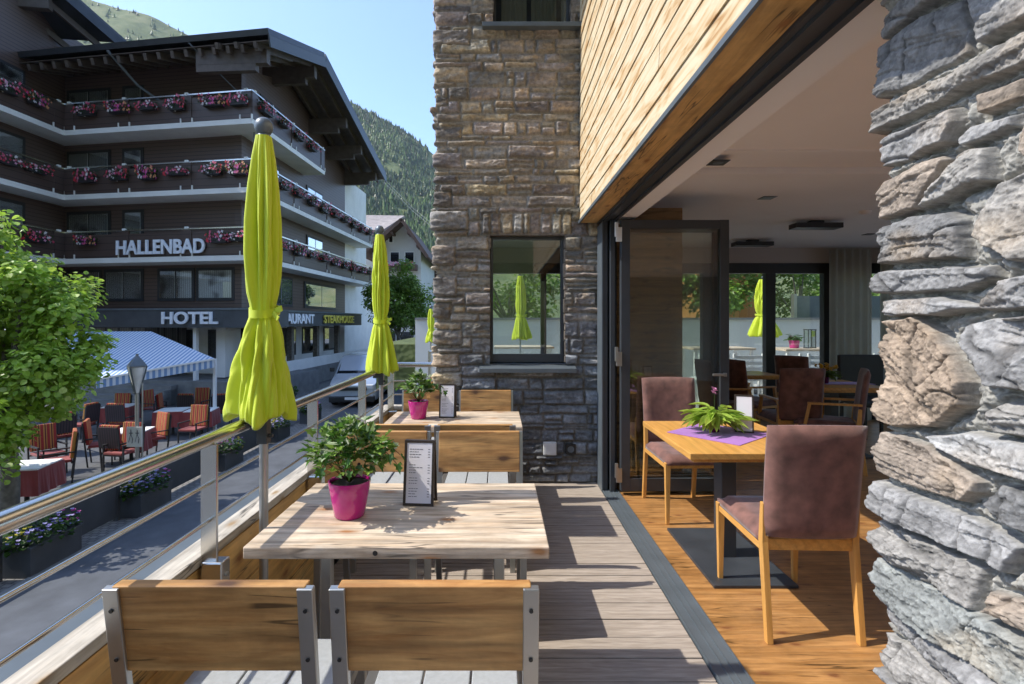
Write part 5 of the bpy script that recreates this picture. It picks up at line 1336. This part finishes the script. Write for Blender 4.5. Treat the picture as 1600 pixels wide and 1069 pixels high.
# flower boxes: one built, the rest copies
def blossoms(m_, r_, L_, n_, cols, hh=.30, dep=.18, ls=.07):
    for i in range(n_):
        x = r_.uniform(-L_ / 2, L_ / 2); y = r_.uniform(-dep, dep * .6); z = r_.uniform(-.18, hh * .8) * (1 - abs(x) / L_ * .6)
        g = r_.uniform(.7, 1.2); leafpoly(m_, (x, y, z), (r_.uniform(-1, 1), r_.uniform(-1, .2), r_.uniform(-.6, 1)), (0, -.6, 1), ls * r_.uniform(.8, 1.5), 'diamond', (.045 * g, .10 * g, .02 * g))
def flowers(m_, r_, L_, n_, cols, hh=.30, dep=.18, fs=.075, zlo=-.25):
    for i in range(n_):
        x = r_.uniform(-L_ / 2, L_ / 2); y = r_.uniform(-dep - .07, dep * .3); z = r_.uniform(zlo, hh) * (1 - abs(x) / L_ * .5)
        c = cols[int((x / L_ + .5) * len(cols) * .999)] if r_.random() < .45 else r_.choice(cols); s_ = fs * r_.uniform(.7, 1.2)
        for q in range(4):
            a = q * 1.57 + .3; leafpoly(m_, (x, y, z), (math.cos(a), -.25, math.sin(a)), (0, -1, .3), s_ * .62, 'diamond', c, 0, .15)
FR = [(.75, .04, .06), (.80, .14, .25), (.82, .40, .55), (.85, .82, .82), (.70, .07, .14)]
FRV = [(.75, .03, .05), (.85, .80, .80), (.72, .12, .42), (.80, .18, .22), (.85, .40, .18)]
def flower_box(label, seed, cols):
    t = thing('flower_box', label, 'flower box', (0, 0, 0), 0, 'flower boxes along the hotel balconies')
    r_ = random.Random(seed)
    MB().box(-.36, .36, -.09, .09, -.22, 0).build('planter', 'chairdark', t)
    m_ = MB(); blossoms(m_, r_, 1.05, 190, cols, .24); m_.build('foliage', 'leaf', t)
    m_ = MB(); flowers(m_, r_, 1.05, 64, cols, .24, .18, .095, -.22); m_.build('blossoms', 'petal', t)
    return t
fb1 = flower_box('x', 1, FR); fb2 = flower_box('x', 2, FRV); fb3 = flower_box('x', 6, FR[::-1]); used = {}
ordn = ['first', 'second', 'third', 'fourth', 'fifth', 'sixth', 'seventh', 'eighth', 'ninth', 'tenth']
flo = ['topmost', 'middle', 'lowest']
k = 0
def place_box(p, rz, label):
    global k
    sc_ = (random.uniform(.82, 1.12), random.uniform(.9, 1.3), random.uniform(.75, 1.3)); rz += random.choice((0, 0, .02))
    src = (fb1, fb2, fb3)[k % 3]; k += 1
    if src.name not in used: used[src.name] = 1; src.location = p; src.rotation_euler = (0, 0, rz); src['label'] = label; src.scale = sc_
    else: dup(src, p, rz, label).scale = sc_
af = math.atan2(-f.y, -f.x)          # local -Y is outwards
for zi, zr in enumerate(ZR):
    n_ = 0
    for q in ((.5, 1.6, 3.25, 4.6, 5.95, 7.5) if zi < 2 else (.45, 1.35, 7.5)):
        p = BC + f * q + nf * .13 + UPV * (zr - .42); place_box(p, af, '%s flower box from the right on the %s front balcony' % (ordn[n_], flo[zi])); n_ += 1
    n_ = 0; q = .9
    while q < sideL[zi] - .6:
        p = BC + s * q + ns * .13 + UPV * (zr - .42); place_box(p, math.atan2(s.y, s.x), '%s flower box from the corner on the %s side balcony' % (ordn[n_], flo[zi])); q += 1.55; n_ += 1
    for n_, q in enumerate((1.4, 2.6, 4.0)):
        if zi == 2 and n_: continue
        p = BI - s * q + ns * .13 + UPV * (zr - .42); place_box(p, math.atan2(s.y, s.x), '%s flower box from the inner corner on the %s left wing balcony' % (ordn[n_], flo[zi]))

# awning: striped cloth stretched from the facade, front edge low
aw = thing('awning', 'blue and white striped awning over the hotel cafe terrace', 'awning', (-11.2, 16.5, 0))
BR = P(236, 518, 17.5); FRr = P(335, 560, 15.6); BL = P(90, 518, 18.0); FL = P(150, 592, 14.4)
def awm():
    m, t, b_ = newmat('awning_cloth'); v = coords(t, rnd=False)
    sp_ = t.nodes.new('ShaderNodeSeparateXYZ'); t.links.new(v, sp_.inputs[0])
    a_ = N(t, 'ShaderNodeMath', operation='MULTIPLY_ADD'); a_.inputs[1].default_value = .0; t.links.new(sp_.outputs[1], a_.inputs[0]); t.links.new(sp_.outputs[0], a_.inputs[2])
    d = N(t, 'ShaderNodeMath', operation='DIVIDE'); d.inputs[1].default_value = .13; t.links.new(a_.outputs[0], d.inputs[0])
    fr_ = N(t, 'ShaderNodeMath', operation='FRACT'); t.links.new(d.outputs[0], fr_.inputs[0])
    r = ramp(t, [(0, (.17, .28, .46)), (.5, (.58, .63, .68))], fr_.outputs[0]); r.color_ramp.interpolation = 'CONSTANT'; t.links.new(r.outputs[0], b_.inputs['Base Color']); b_.inputs['Roughness'].default_value = .8; return m
M['awn'] = awm()
m_ = MB(); nn = 12
m_.quad(BR, BL, FL, FRr, .02)
part(m_, 'cloth', 'awn', aw)
m_ = MB(); m_.quad(FRr, FL, FL - UPV * .27, FRr - UPV * .27, .015); part(m_, 'valance', 'awn', aw)
m_ = MB(); m_.bar(FRr - UPV * .02, FL - UPV * .02, .05, .05).bar(BR - UPV * .04, FRr - UPV * .04, .04, .04).bar(BL - UPV * .04, FL - UPV * .04, .04, .04); part(m_, 'arms', 'white', aw)
pp = FRr - Vector((.15, -.3, 0)); m_ = MB().box(pp.x - .04, pp.x + .04, pp.y - .04, pp.y + .04, GZ, FRr.z - .03); part(m_, 'post', 'white', aw)
# kerb, drain covers
tag(MB().box(-6.12, -6.03, -20, 60, GZ - .02, GZ + .03).build('kerb', 'concrete'), kind='structure')
# street lamp with the little plate
lp = thing('street_lamp', 'grey street lamp with flared lantern head and white plate', 'street lamp', (-6.9, 10.0, GZ))
m_ = MB().tube([(0, 0, 0), (0, 0, 2.0)], .035, 12).tube([(.10, 0, .3), (.10, 0, 2.2)], .014, 8); m_.build('pole', 'alu', lp, smooth=True)
MB().lathe([(.10, 0), (.10, .06), (.05, .25), (.036, .3)], n=16).build('foot', 'alu', lp, smooth=True)
hd = MB().lathe([(0, 2.74), (.025, 2.74), (.03, 2.70), (.11, 2.62), (.195, 2.52), (.20, 2.50), (0, 2.50)], n=4).build('lamp_roof', 'anthl', lp)
MB().lathe([(.15, 2.49), (.10, 2.25), (.055, 2.10), (.05, 2.0), (0, 2.0)], n=20).build('lamp_glass', 'lamp', lp, smooth=True)
m_ = MB()
for q in range(4): a = q * math.pi / 2; m_.bar((.185 * math.cos(a), .185 * math.sin(a), 2.50), (.05 * math.cos(a), .05 * math.sin(a), 1.98), .02, .02)
m_.build('lamp_cage', 'anthl', lp)
pt_ = MB().box(-.16, .13, -.06, -.045, .98, 1.36).build('plate', 'white', lp, bevel=.004)
m_ = MB()
for q in (-.075, .045):
    m_.box(q - .035, q + .035, -.0635, -.0602, 1.235, 1.25).box(q - .008, q + .008, -.0635, -.0602, 1.20, 1.30).bar((q, -.062, 1.24), (q - .04, -.062, 1.07), .014, .003).bar((q, -.062, 1.21), (q + .035, -.062, 1.14), .014, .003).bar((q + .035, -.062, 1.14), (q + .02, -.062, 1.05), .014, .003)
    m_.lathe([(0, 0), (.018, 0)], (q, -.0638, 1.318), 10)
m_.build('pictogram', 'ink', pt_)

# ================================================================== CAFE BELOW
for (xa, xb, ya, yb_) in ((-12.5, -6.7, 5.0, 18.0),): tag(MB().box(xa, xb, ya, yb_, GZ - .1, GZ + .02).build('cafe_floor', 'grey_stone_floor'), kind='structure')
def cafe_chair(label):
    t = thing('cafe_chair', label, 'chair', (0, 0, 0), 0, 'red striped chairs of the hotel cafe')
    m_ = MB()
    for sx in (-1, 1):
        m_.bar((sx * .25, 0, 0), (sx * .25, -.10, .98), .03, .03).bar((sx * .25, .45, 0), (sx * .25, .45, .64), .03, .03).bar((sx * .25, -.06, .64), (sx * .25, .47, .64), .045, .025)
    m_.bar((-.25, .0, .42), (.25, .0, .42), .03, .03).bar((-.25, .45, .42), (.25, .45, .42), .03, .03); m_.build('frame', 'chairdark', t)
    MB().box(-.235, .235, -.0, .47, .43, .49).build('seat_cushion', 'redcloth', t, bevel=.015)
    bm_ = Matrix.Translation((0, -.035, .5)) @ Matrix.Rotation(R(6), 4, 'X')
    MB().box(-.235, .235, .0, .07, 0, .56, bm_).build('back_cushion', 'redstripe', t, bevel=.015)
    MB().box(-.24, .24, -.03, -.005, .05, .52, bm_).build('back_mesh', 'wicker', t)
    return t
M['wicker'] = striped('dark_wicker', (.05, .03, .035), (.02, .015, .018), 0, .06, .5, .7)
k0 = cafe_chair('x'); first = True
gd = lambda x, y, h=0: (( x - CX) / F * ((H - GZ - h) * F / (y - CY)), (H - GZ - h) * F / (y - CY))
chairs = [  # pixel of the foot point, heading, label
 (190, 668, 180, 'cafe chair with striped cushion facing the viewer under the awning, left'), (183, 690, 0, 'cafe chair seen from behind beneath the awning, near the lamp'), (232, 660, 260, 'cafe chair half hidden behind the street lamp pole'),
 (252, 668, -70, 'cafe chair turned right near the entrance steps'), (252, 712, 150, 'cafe chair with bright striped cushion just right of the lamp'), (292, 668, 0, 'cafe chair seen from behind below the entrance steps'),
 (315, 655, 180, 'cafe chair with striped cushion facing the viewer by the white post'), (345, 668, 20, 'cafe chair at the right end half behind the lime umbrella'), (175, 740, -10, 'dark backed cafe chair in front of the lamp seen from behind'),
 (140, 728, -60, 'cafe chair turned towards the red table in the middle'), (112, 752, 130, 'cafe chair with striped cushion beside the left red table'), (68, 740, -120, 'cafe chair beneath the tree crown, left'), (98, 712, 60, 'cafe chair in the shade right of the tree trunk'), (205, 735, 170, 'cafe chair standing by the lamp foot with striped back'), (310, 695, 175, 'cafe chair near the road side below the handrail'), (140, 690, 90, 'cafe chair in the deep shade behind the tree crown')]
for (x, y, hd_, lab) in chairs:
    X, Y = gd(x, y)
    if first: k0.location = (X, Y, GZ + .02); k0.rotation_euler = (0, 0, R(hd_)); k0['label'] = lab; first = False
    else: dup(k0, (X, Y, GZ + .02), R(hd_), lab)
def cafe_table(x, y, label):
    X, Y = gd(x, y); t = thing('cafe_table', label, 'table', (X, Y, GZ + .02), R(12), 'cafe tables with red cloths')
    MB().box(-.37, .37, -.37, .37, .725, .745).build('top_cloth', 'slab', t)
    m_ = MB(); n_ = 48; ring = []
    for i in range(n_):
        a = 2 * math.pi * i / n_; c_, s_ = math.cos(a), math.sin(a); q = .39 / max(abs(c_), abs(s_)); ring.append((c_ * q, s_ * q, a))
    vs_ = [(x_, y_, .722) for x_, y_, a in ring] + [(x_ * (1.06 + .05 * math.sin(a * 12)), y_ * (1.06 + .05 * math.sin(a * 12)), .28) for x_, y_, a in ring]
    m_.add(vs_, [(i, (i + 1) % n_, n_ + (i + 1) % n_, n_ + i) for i in range(n_)] + [tuple(range(n_))]); m_.build('red_cloth', 'redcloth', t)
    MB().tube([(0, 0, 0), (0, 0, .7)], .04, 10).build('leg', 'chairdark', t)
    return t
cafe_table(42, 792, 'red clothed cafe table in front of the tree trunk'); cafe_table(188, 672, 'red clothed cafe table under the awning'); cafe_table(315, 680, 'red clothed cafe table near the white post'); cafe_table(205, 722, 'red clothed cafe table behind the lamp pole'); cafe_table(270, 680, 'red clothed cafe table below the steps')
# planters along the road
PV = [(.55, .45, .03), (.25, .2, .5), (.4, .36, .6), (.35, .03, .3), (.45, .03, .25)]
def street_planter(label, seed):
    t = thing('street_planter', label, 'planter', (0, 0, 0), 0, 'flower planters along the road')
    m_ = MB().box(-.22, .22, -.42, .42, 0, .38).box(-.235, .235, -.435, .435, .35, .40); m_.build('box', 'planter', t, bevel=.006)
    r_ = random.Random(seed); m_ = MB(); f_ = MB()
    for i in range(420):
        a = r_.uniform(0, 6.28); q = r_.random() ** .5; y_ = .50 * q * math.sin(a); x_ = .30 * q * math.cos(a); z_ = .40 + r_.uniform(-.12 if q > .8 else 0, .26) * (1.1 - q * .6); g = r_.uniform(.6, 1.3)
        leafpoly(m_, (x_, y_, z_), (math.cos(a), math.sin(a), r_.uniform(-.5, .7)), (0, 0, 1), .075 * r_.uniform(.6, 1.2), 'round', (.05 * g, .11 * g, .02 * g))
    for i in range(120):
        a = r_.uniform(0, 6.28); q = r_.uniform(.3, 1.05); y_ = .50 * q * math.sin(a); x_ = .32 * q * math.cos(a); z_ = .44 + r_.uniform(-.14 if q > .85 else .05, .30) * (1.15 - q * .6)
        c = PV[0] if y_ < -.1 and x_ < .1 and r_.random() < .6 else (PV[4] if y_ > .2 and r_.random() < .7 else r_.choice(PV[1:3]))
        for e in range(4): b_ = e * 1.57; leafpoly(f_, (x_, y_, z_), (math.cos(b_), math.sin(b_), .4), (.3, -.5, 1), .035, 'diamond', c, 0, .1)
    m_.build('foliage', 'leaf', t); f_.build('blossoms', 'petal', t)
    return t
q0 = street_planter('grey street planter nearest to the viewer with yellow and violet flowers', 5)
ylist = [(7.25, None), (9.35, 'second nearest grey street planter with violet and magenta flowers'), (12.1, 'grey street planter just right of the steel post'), (14.9, 'small grey street planter under the large lime umbrella'), (17.6, 'farthest grey street planter before the parked van')]
for yy, lab in ylist:
    if lab is None: q0.location = (-6.32, yy, GZ + .006)
    else: dup(q0, (-6.32, yy, GZ + .006), R(180 if yy in (12.1,) else 0), lab)
# grey screen boards between planters
for i, (a, b_) in enumerate(((4.6, 6.75), (7.75, 8.85), (9.85, 11.6), (12.6, 14.4))):
    t = thing('screen_board', ['grey screen board at the bottom left corner of the road', 'grey screen board between the two nearest street planters', 'long grey screen board behind the steel railing post', 'grey screen board furthest along the road'][i], 'screen', (-6.45, (a + b_) / 2, GZ), 0, 'grey screen boards beside the road')
    L_ = (b_ - a) / 2; MB().box(-.02, .02, -L_ + .03, L_ - .03, .06, .66).build('board', 'planter', t); MB().box(-.03, .03, -L_, L_, .66, .69).build('top_rail', 'anthl', t)
    for sg in (-1, 1): MB().box(-.035, .035, sg * L_ - .03, sg * L_ + .03, 0, .70).build('post', 'planter', t)
t = thing('flower_trough', 'wooden flower trough beside the parked silver van', 'planter', (-8.6, 20.3, GZ))
MB().box(-.7, .7, -.25, .25, 0, .4).build('trough', 'bark', t, bevel=.01)
r_ = random.Random(4); m_ = MB(); blossoms(m_, r_, 1.5, 260, None, .4, .2, .12); 
for v_i, v in enumerate(m_.v): m_.v[v_i] = (v[0], v[1], v[2] + .55)
m_.build('foliage', 'leaf', t)
# ================================================================== VEHICLES
def car_body(name, label, loc, rz, prof, W, mat, glass_z, wheelz=.32, wx=(.8, 3.4), tall=False):
    """profile in (y, z): front of the vehicle at y = 0, faces -Y"""
    t = thing(name, label, 'van' if tall else 'car', loc, rz)
    L = prof['len']; hood = prof['hood']; 
    # cross sections along the length: (y, half width at sill, z bottom, z belt, half width at roof, z roof)
    secs = prof['secs']
    v_ = []; f_ = []; n_ = 12
    for (y, hw, zb, zbelt, rw, zr) in secs:
        ring = [(-hw * .92, zb), (-hw, zb + .12), (-hw * 1.0, (zb + zbelt) * .55), (-hw * .97, zbelt), (-rw, zr - .07), (-rw * .86, zr), (rw * .86, zr), (rw, zr - .07), (hw * .97, zbelt), (hw, (zb + zbelt) * .55), (hw, zb + .12), (hw * .92, zb)]
        v_ += [(x, y, z) for x, z in ring]
    for i in range(len(secs) - 1):
        for j in range(n_): a = i * n_ + j; b_ = i * n_ + (j + 1) % n_; f_.append((a, b_, b_ + n_, a + n_))
    f_ += [tuple(range(n_)), tuple(range((len(secs) - 1) * n_, len(secs) * n_))[::-1]]
    MB().add(v_, f_).build('body', mat, t, smooth=True, bevel=.02)
    def gq(name_, pts, m='carglass'): MB().quad(*pts, .012).build(name_, m, t)
    w = prof['ws']   # windscreen: y0,z0,hw0,y1,z1,hw1
    gq('windscreen', [(-w[2], w[0], w[1]), (w[2], w[0], w[1]), (w[5], w[3], w[4]), (-w[5], w[3], w[4])])
    for sx in (-1, 1):
        for (y0, y1, z0, z1, h0, h1) in prof['side']:
            gq('side_window', [(sx * h0, y0 + .06, z0), (sx * h0, y1, z0), (sx * h1, y1, z1), (sx * h1, y0 + (.35 if (y0, y1) == prof['side'][0][:2] else .08), z1)][::sx])
        MB().box(sx * (W / 2 - .30) - .16, sx * (W / 2 - .30) + .16, -.03, .12, prof['lamp'], prof['lamp'] + .17).build('headlight', 'lamp', t, bevel=.03)
        MB().box(sx * (W / 2 + .10) - .10, sx * (W / 2 + .10) + .10, w[0] + .25, w[0] + .35, w[1] + .05, w[1] + .22).build('mirror', 'black' if tall else mat, t, bevel=.03)
        for wy in wx:
            wh = MB().tube([(sx * (W / 2 - .20), wy, .32), (sx * (W / 2 - .0), wy, .32)], .32, 24).build('wheel', 'tyre', t)
            MB().tube([(sx * (W / 2 - .0), wy, .32), (sx * (W / 2 + .012), wy, .32)], .2, 20).build('rim', 'alu', wh)
    MB().box(-W * .30, W * .30, -.045, .01, prof['lamp'] - .05, prof['lamp'] + .08).build('grille', 'black', t, bevel=.01)
    MB().box(-W * .46, W * .46, -.09, .1, .22, .46).build('bumper', 'black', t, bevel=.04)
    MB().box(-.26, .26, -.105, -.09, .32, .42).build('number_plate', 'white', t)
    return t
van = dict(len=4.9, hood=.9, lamp=.72, secs=[(0, .78, .3, .78, .70, .84), (.12, .90, .24, .90, .80, .98), (.55, .94, .22, 1.02, .84, 1.10), (1.0, .95, .22, 1.12, .86, 1.22), (1.75, .95, .22, 1.15, .80, 1.84), (2.2, .95, .22, 1.15, .80, 1.93), (4.6, .95, .22, 1.15, .80, 1.93), (4.9, .93, .3, 1.15, .76, 1.86)],
           ws=(1.02, 1.24, .80, 1.72, 1.80, .70), side=[(1.35, 2.3, 1.18, 1.72, .925, .83), (2.4, 3.5, 1.18, 1.74, .925, .83), (3.6, 4.6, 1.18, 1.74, .925, .83)])
car_body('parked_van', 'silver van parked beside the road with its nose towards the viewer', (-5.72, 20.4, GZ + .01), R(5), van, 1.9, 'vanpaint', 1.2, wx=(.95, 3.95), tall=True)
car = dict(len=4.3, hood=1.0, lamp=.60, secs=[(0, .70, .3, .60, .62, .66), (.12, .84, .22, .70, .75, .78), (.9, .88, .2, .86, .78, .94), (1.7, .88, .2, .92, .60, 1.38), (2.3, .88, .2, .92, .62, 1.46), (3.3, .88, .2, .94, .62, 1.42), (4.0, .86, .24, .95, .60, 1.1), (4.3, .80, .34, .8, .6, .95)],
           ws=(.98, .97, .74, 1.66, 1.37, .56), side=[(1.1, 2.2, .95, 1.33, .865, .66), (2.3, 3.3, .95, 1.33, .865, .66)])
car_body('parked_car', 'dark blue car parked behind the silver van', (-4.75, 27.2, GZ + .01), R(4), car, 1.76, 'bluepaint', 1.0, wx=(.8, 3.4))
# ================================================================== FAR STREET
h = thing('gabled_house', 'white gabled house with broad brown roof at the end of the street', 'house', (-11.5, 58, GZ))
A_ = P(627, 341, 56); Lw = P(562, 398, 56); Rw = P(668, 400, 56)
m_ = MB(); xs0, xs1 = Lw.x + 1.2, Rw.x - 1.0; zt_ = A_.z - .6
slopeL = (A_.z - Lw.z) / (A_.x - Lw.x); slopeR = (A_.z - Rw.z) / (Rw.x - A_.x)
za = A_.z - slopeL * (A_.x - xs0) - .35; zb_ = A_.z - slopeR * (xs1 - A_.x) - .35
y0, y1 = 58.0, 70.0
m_.add([(xs0, y0, GZ), (xs1, y0, GZ), (xs1, y0, zb_), (A_.x, y0, A_.z - .35), (xs0, y0, za), (xs0, y1, GZ), (xs1, y1, GZ), (xs1, y1, zb_), (A_.x, y1, A_.z - .35), (xs0, y1, za)], [(0, 1, 2, 3, 4), (1, 6, 7, 2), (5, 0, 4, 9), (6, 5, 9, 8, 7)])
part(m_, 'wall', 'housewhite', h)
m_ = MB(); m_.quad((Lw.x, 56, Lw.z), (A_.x, 56, A_.z), (A_.x, 71, A_.z), (Lw.x, 71, Lw.z), .25); m_.quad((A_.x, 56, A_.z), (Rw.x, 56, Rw.z), (Rw.x, 71, Rw.z), (A_.x, 71, A_.z), .25); part(m_, 'roof', 'roofbrown', h)
m_ = MB(); m_.bar((Lw.x, 56, Lw.z - .12), (A_.x, 56, A_.z - .12), .12, .35).bar((A_.x, 56, A_.z - .12), (Rw.x, 56, Rw.z - .12), .12, .35)
for k_ in (.25, .6): 
    for PPp in (Lw, Rw): q = Vector((A_.x, 0, A_.z)).lerp(Vector((PPp.x, 0, PPp.z)), k_); m_.bar((q.x, 56.2, q.z - .5), (q.x, 58, q.z - .5), .25, .3)
part(m_, 'verge_board', 'roofbrown', h)
def hw_(px, py, w_, hh_, col='chairdark', bal=False):
    p = P(px, py, 58); o_ = part(MB().box(p.x - w_ / 2, p.x + w_ / 2, 57.93, 57.99, p.z - hh_ / 2, p.z + hh_ / 2), 'window', 'slab', h)
    g_ = MB().box(p.x - w_ / 2 + .1, p.x + w_ / 2 - .1, 57.90, 57.93, p.z - hh_ / 2 + .1, p.z + hh_ / 2 - .1).build('pane', 'carglass', o_)
for px, py in ((601, 370), (611, 373), (590, 400), (617, 402), (640, 402), (590, 440), (612, 440), (640, 440), (580, 478), (625, 482), (645, 482)): hw_(px, py, .55 if py < 380 else 1.1, 1.0 if py < 380 else 1.25)
p = P(617, 412, 57.4); part(MB().box(p.x - 2.2, p.x + 2.4, 57.0, 57.95, p.z - .75, p.z - .1), 'balcony', 'roofbrown', h)
fb = MB(); r_ = random.Random(3)
flowers(fb, r_, 4.2, 60, FR, .2, .1, .22)
fo = fb.build('balcony_flowers', 'petal', h); fo.location = (p.x - h.location.x, 56.95 - h.location.y, p.z - h.location.z)
h2 = thing('tiled_house', 'house with pale tiled roof between hotel and gabled house', 'house', (-15, 66, GZ))
a1 = P(556, 336, 64); a2 = P(632, 337, 64); b1 = P(548, 362, 58); b2 = P(600, 358, 58)
m_ = MB(); m_.quad(b1, b2, a2, a1, .25); part(m_, 'roof', 'tile', h2)
m_ = MB().box(b1.x + .8, b2.x - .5, 61, 72, GZ, b1.z - .1); part(m_, 'wall', 'housewhite', h2)
h3 = thing('chalet', 'dark timber chalet with white lower storey beside the stone tower', 'house', (-8, 75, GZ))
q1 = P(652, 400, 72); q2 = P(720, 395, 72)
m_ = MB().box(q1.x, q2.x, 72, 84, P(0, 470, 72).z, P(0, 405, 72).z); part(m_, 'timber_wall', 'hotelwood', h3)
m_ = MB().box(q1.x + .3, q2.x, 72.2, 84, GZ, P(0, 470, 72).z); part(m_, 'wall', 'housewhite', h3)
m_ = MB().quad((q1.x - 1, 70.5, q1.z - .2), (q2.x, 70.5, q1.z + .3), (q2.x, 86, q1.z + 3), (q1.x - 1, 86, q1.z + 2), .25); part(m_, 'roof', 'roofbrown', h3)
for i in range(3): m_ = MB().box(q1.x + 1 + i * 1.7, q1.x + 1.9 + i * 1.7, 71.93, 71.99, P(0, 450, 72).z, P(0, 432, 72).z); part(m_, 'window', 'carglass', h3)
# shopfronts at street level beyond the hotel
for i, (px0, px1, py, d, mm, lab) in enumerate(((536, 566, 455, 44, 'slab', 'white rendered house wall right behind the hotel'), (566, 650, 500, 50, 'housewhite', 'low white shop front at the end of the street'))):
    a = P(px0, py, d); c_ = P(px1, py, d); t = thing('shop_building', lab, 'building', ((a.x + c_.x) / 2, d, GZ)); part(MB().box(a.x, c_.x, d, d + 4, GZ, a.z), 'wall', mm, t)
    n_ = max(2, int((c_.x - a.x) / 1.6))
    for j in range(n_):
        x0 = a.x + .25 + j * (c_.x - a.x) / n_; wo_ = part(MB().box(x0, x0 + (c_.x - a.x) / n_ - .5, d - .06, d - .01, GZ + .6, GZ + 2.4), 'window', 'anth', t)
        g_ = MB().box(x0 + .08, x0 + (c_.x - a.x) / n_ - .58, d - .08, d - .06, GZ + .7, GZ + 2.3).build('pane', 'hotelglass', wo_)
# neighbouring terrace beyond the tower
t = thing('neighbour_terrace', 'next terrace with steel rail and wooden parapet beyond the tower', 'terrace', (-1, 9, 0))
part(MB().box(-1.1, -.5, 7.9, 13, GZ, .05), 'deck_slab', 'concrete', t); part(MB().tube([(-1.05, 7.9, 1.0), (-.5, 7.9, 1.0)], .024, 10).tube([(-1.05, 7.9, 1.0), (-1.05, 13, 1.0)], .024, 10), 'handrail', 'steel', t, smooth=True)
part(MB().box(-1.07, -1.03, 7.88, 7.92, .05, 1.0).box(-.8, -.76, 7.88, 7.92, .05, 1.0), 'post', 'steel', t); part(MB().box(-1.08, -.5, 7.92, 7.96, .05, .62), 'board_panel', 'parapet', t)
umbrella((-1.42, 10.9, 0), 'small closed lime umbrella half hidden behind the left edge of the tower', ztop=1.72, zbot=1.03, seed=21, wid=1.1, clamp=False, base=-1.9)
# overhead cables on the mountain side
m_ = MB()
for dz in (0, 1.2): m_.tube([P(600, 280 + dz * 4, 120), P(645, 325 + dz * 4, 115), P(690, 362 + dz * 4, 110)], .03, 5)
tag(m_.build('overhead_cable', 'anthl'), 'thin overhead cables crossing before the wooded slope', 'cable')

# ================================================================== AIR
m, t, b_ = newmat('air'); t.nodes.remove(b_)
pv = t.nodes.new('ShaderNodeVolumePrincipled'); pv.inputs['Color'].default_value = (.80, .88, 1.0, 1); pv.inputs['Density'].default_value = .00006; pv.inputs['Anisotropy'].default_value = .2
t.links.new(pv.outputs[0], t.nodes['Material Output'].inputs['Volume']); m.cycles.homogeneous_volume = True
tag(MB().box(-2300, 1900, -1350, 2450, GZ - 12, 1500).build('haze', m), 'thin bluish haze over the distant mountain slopes', 'haze', None, 'stuff')
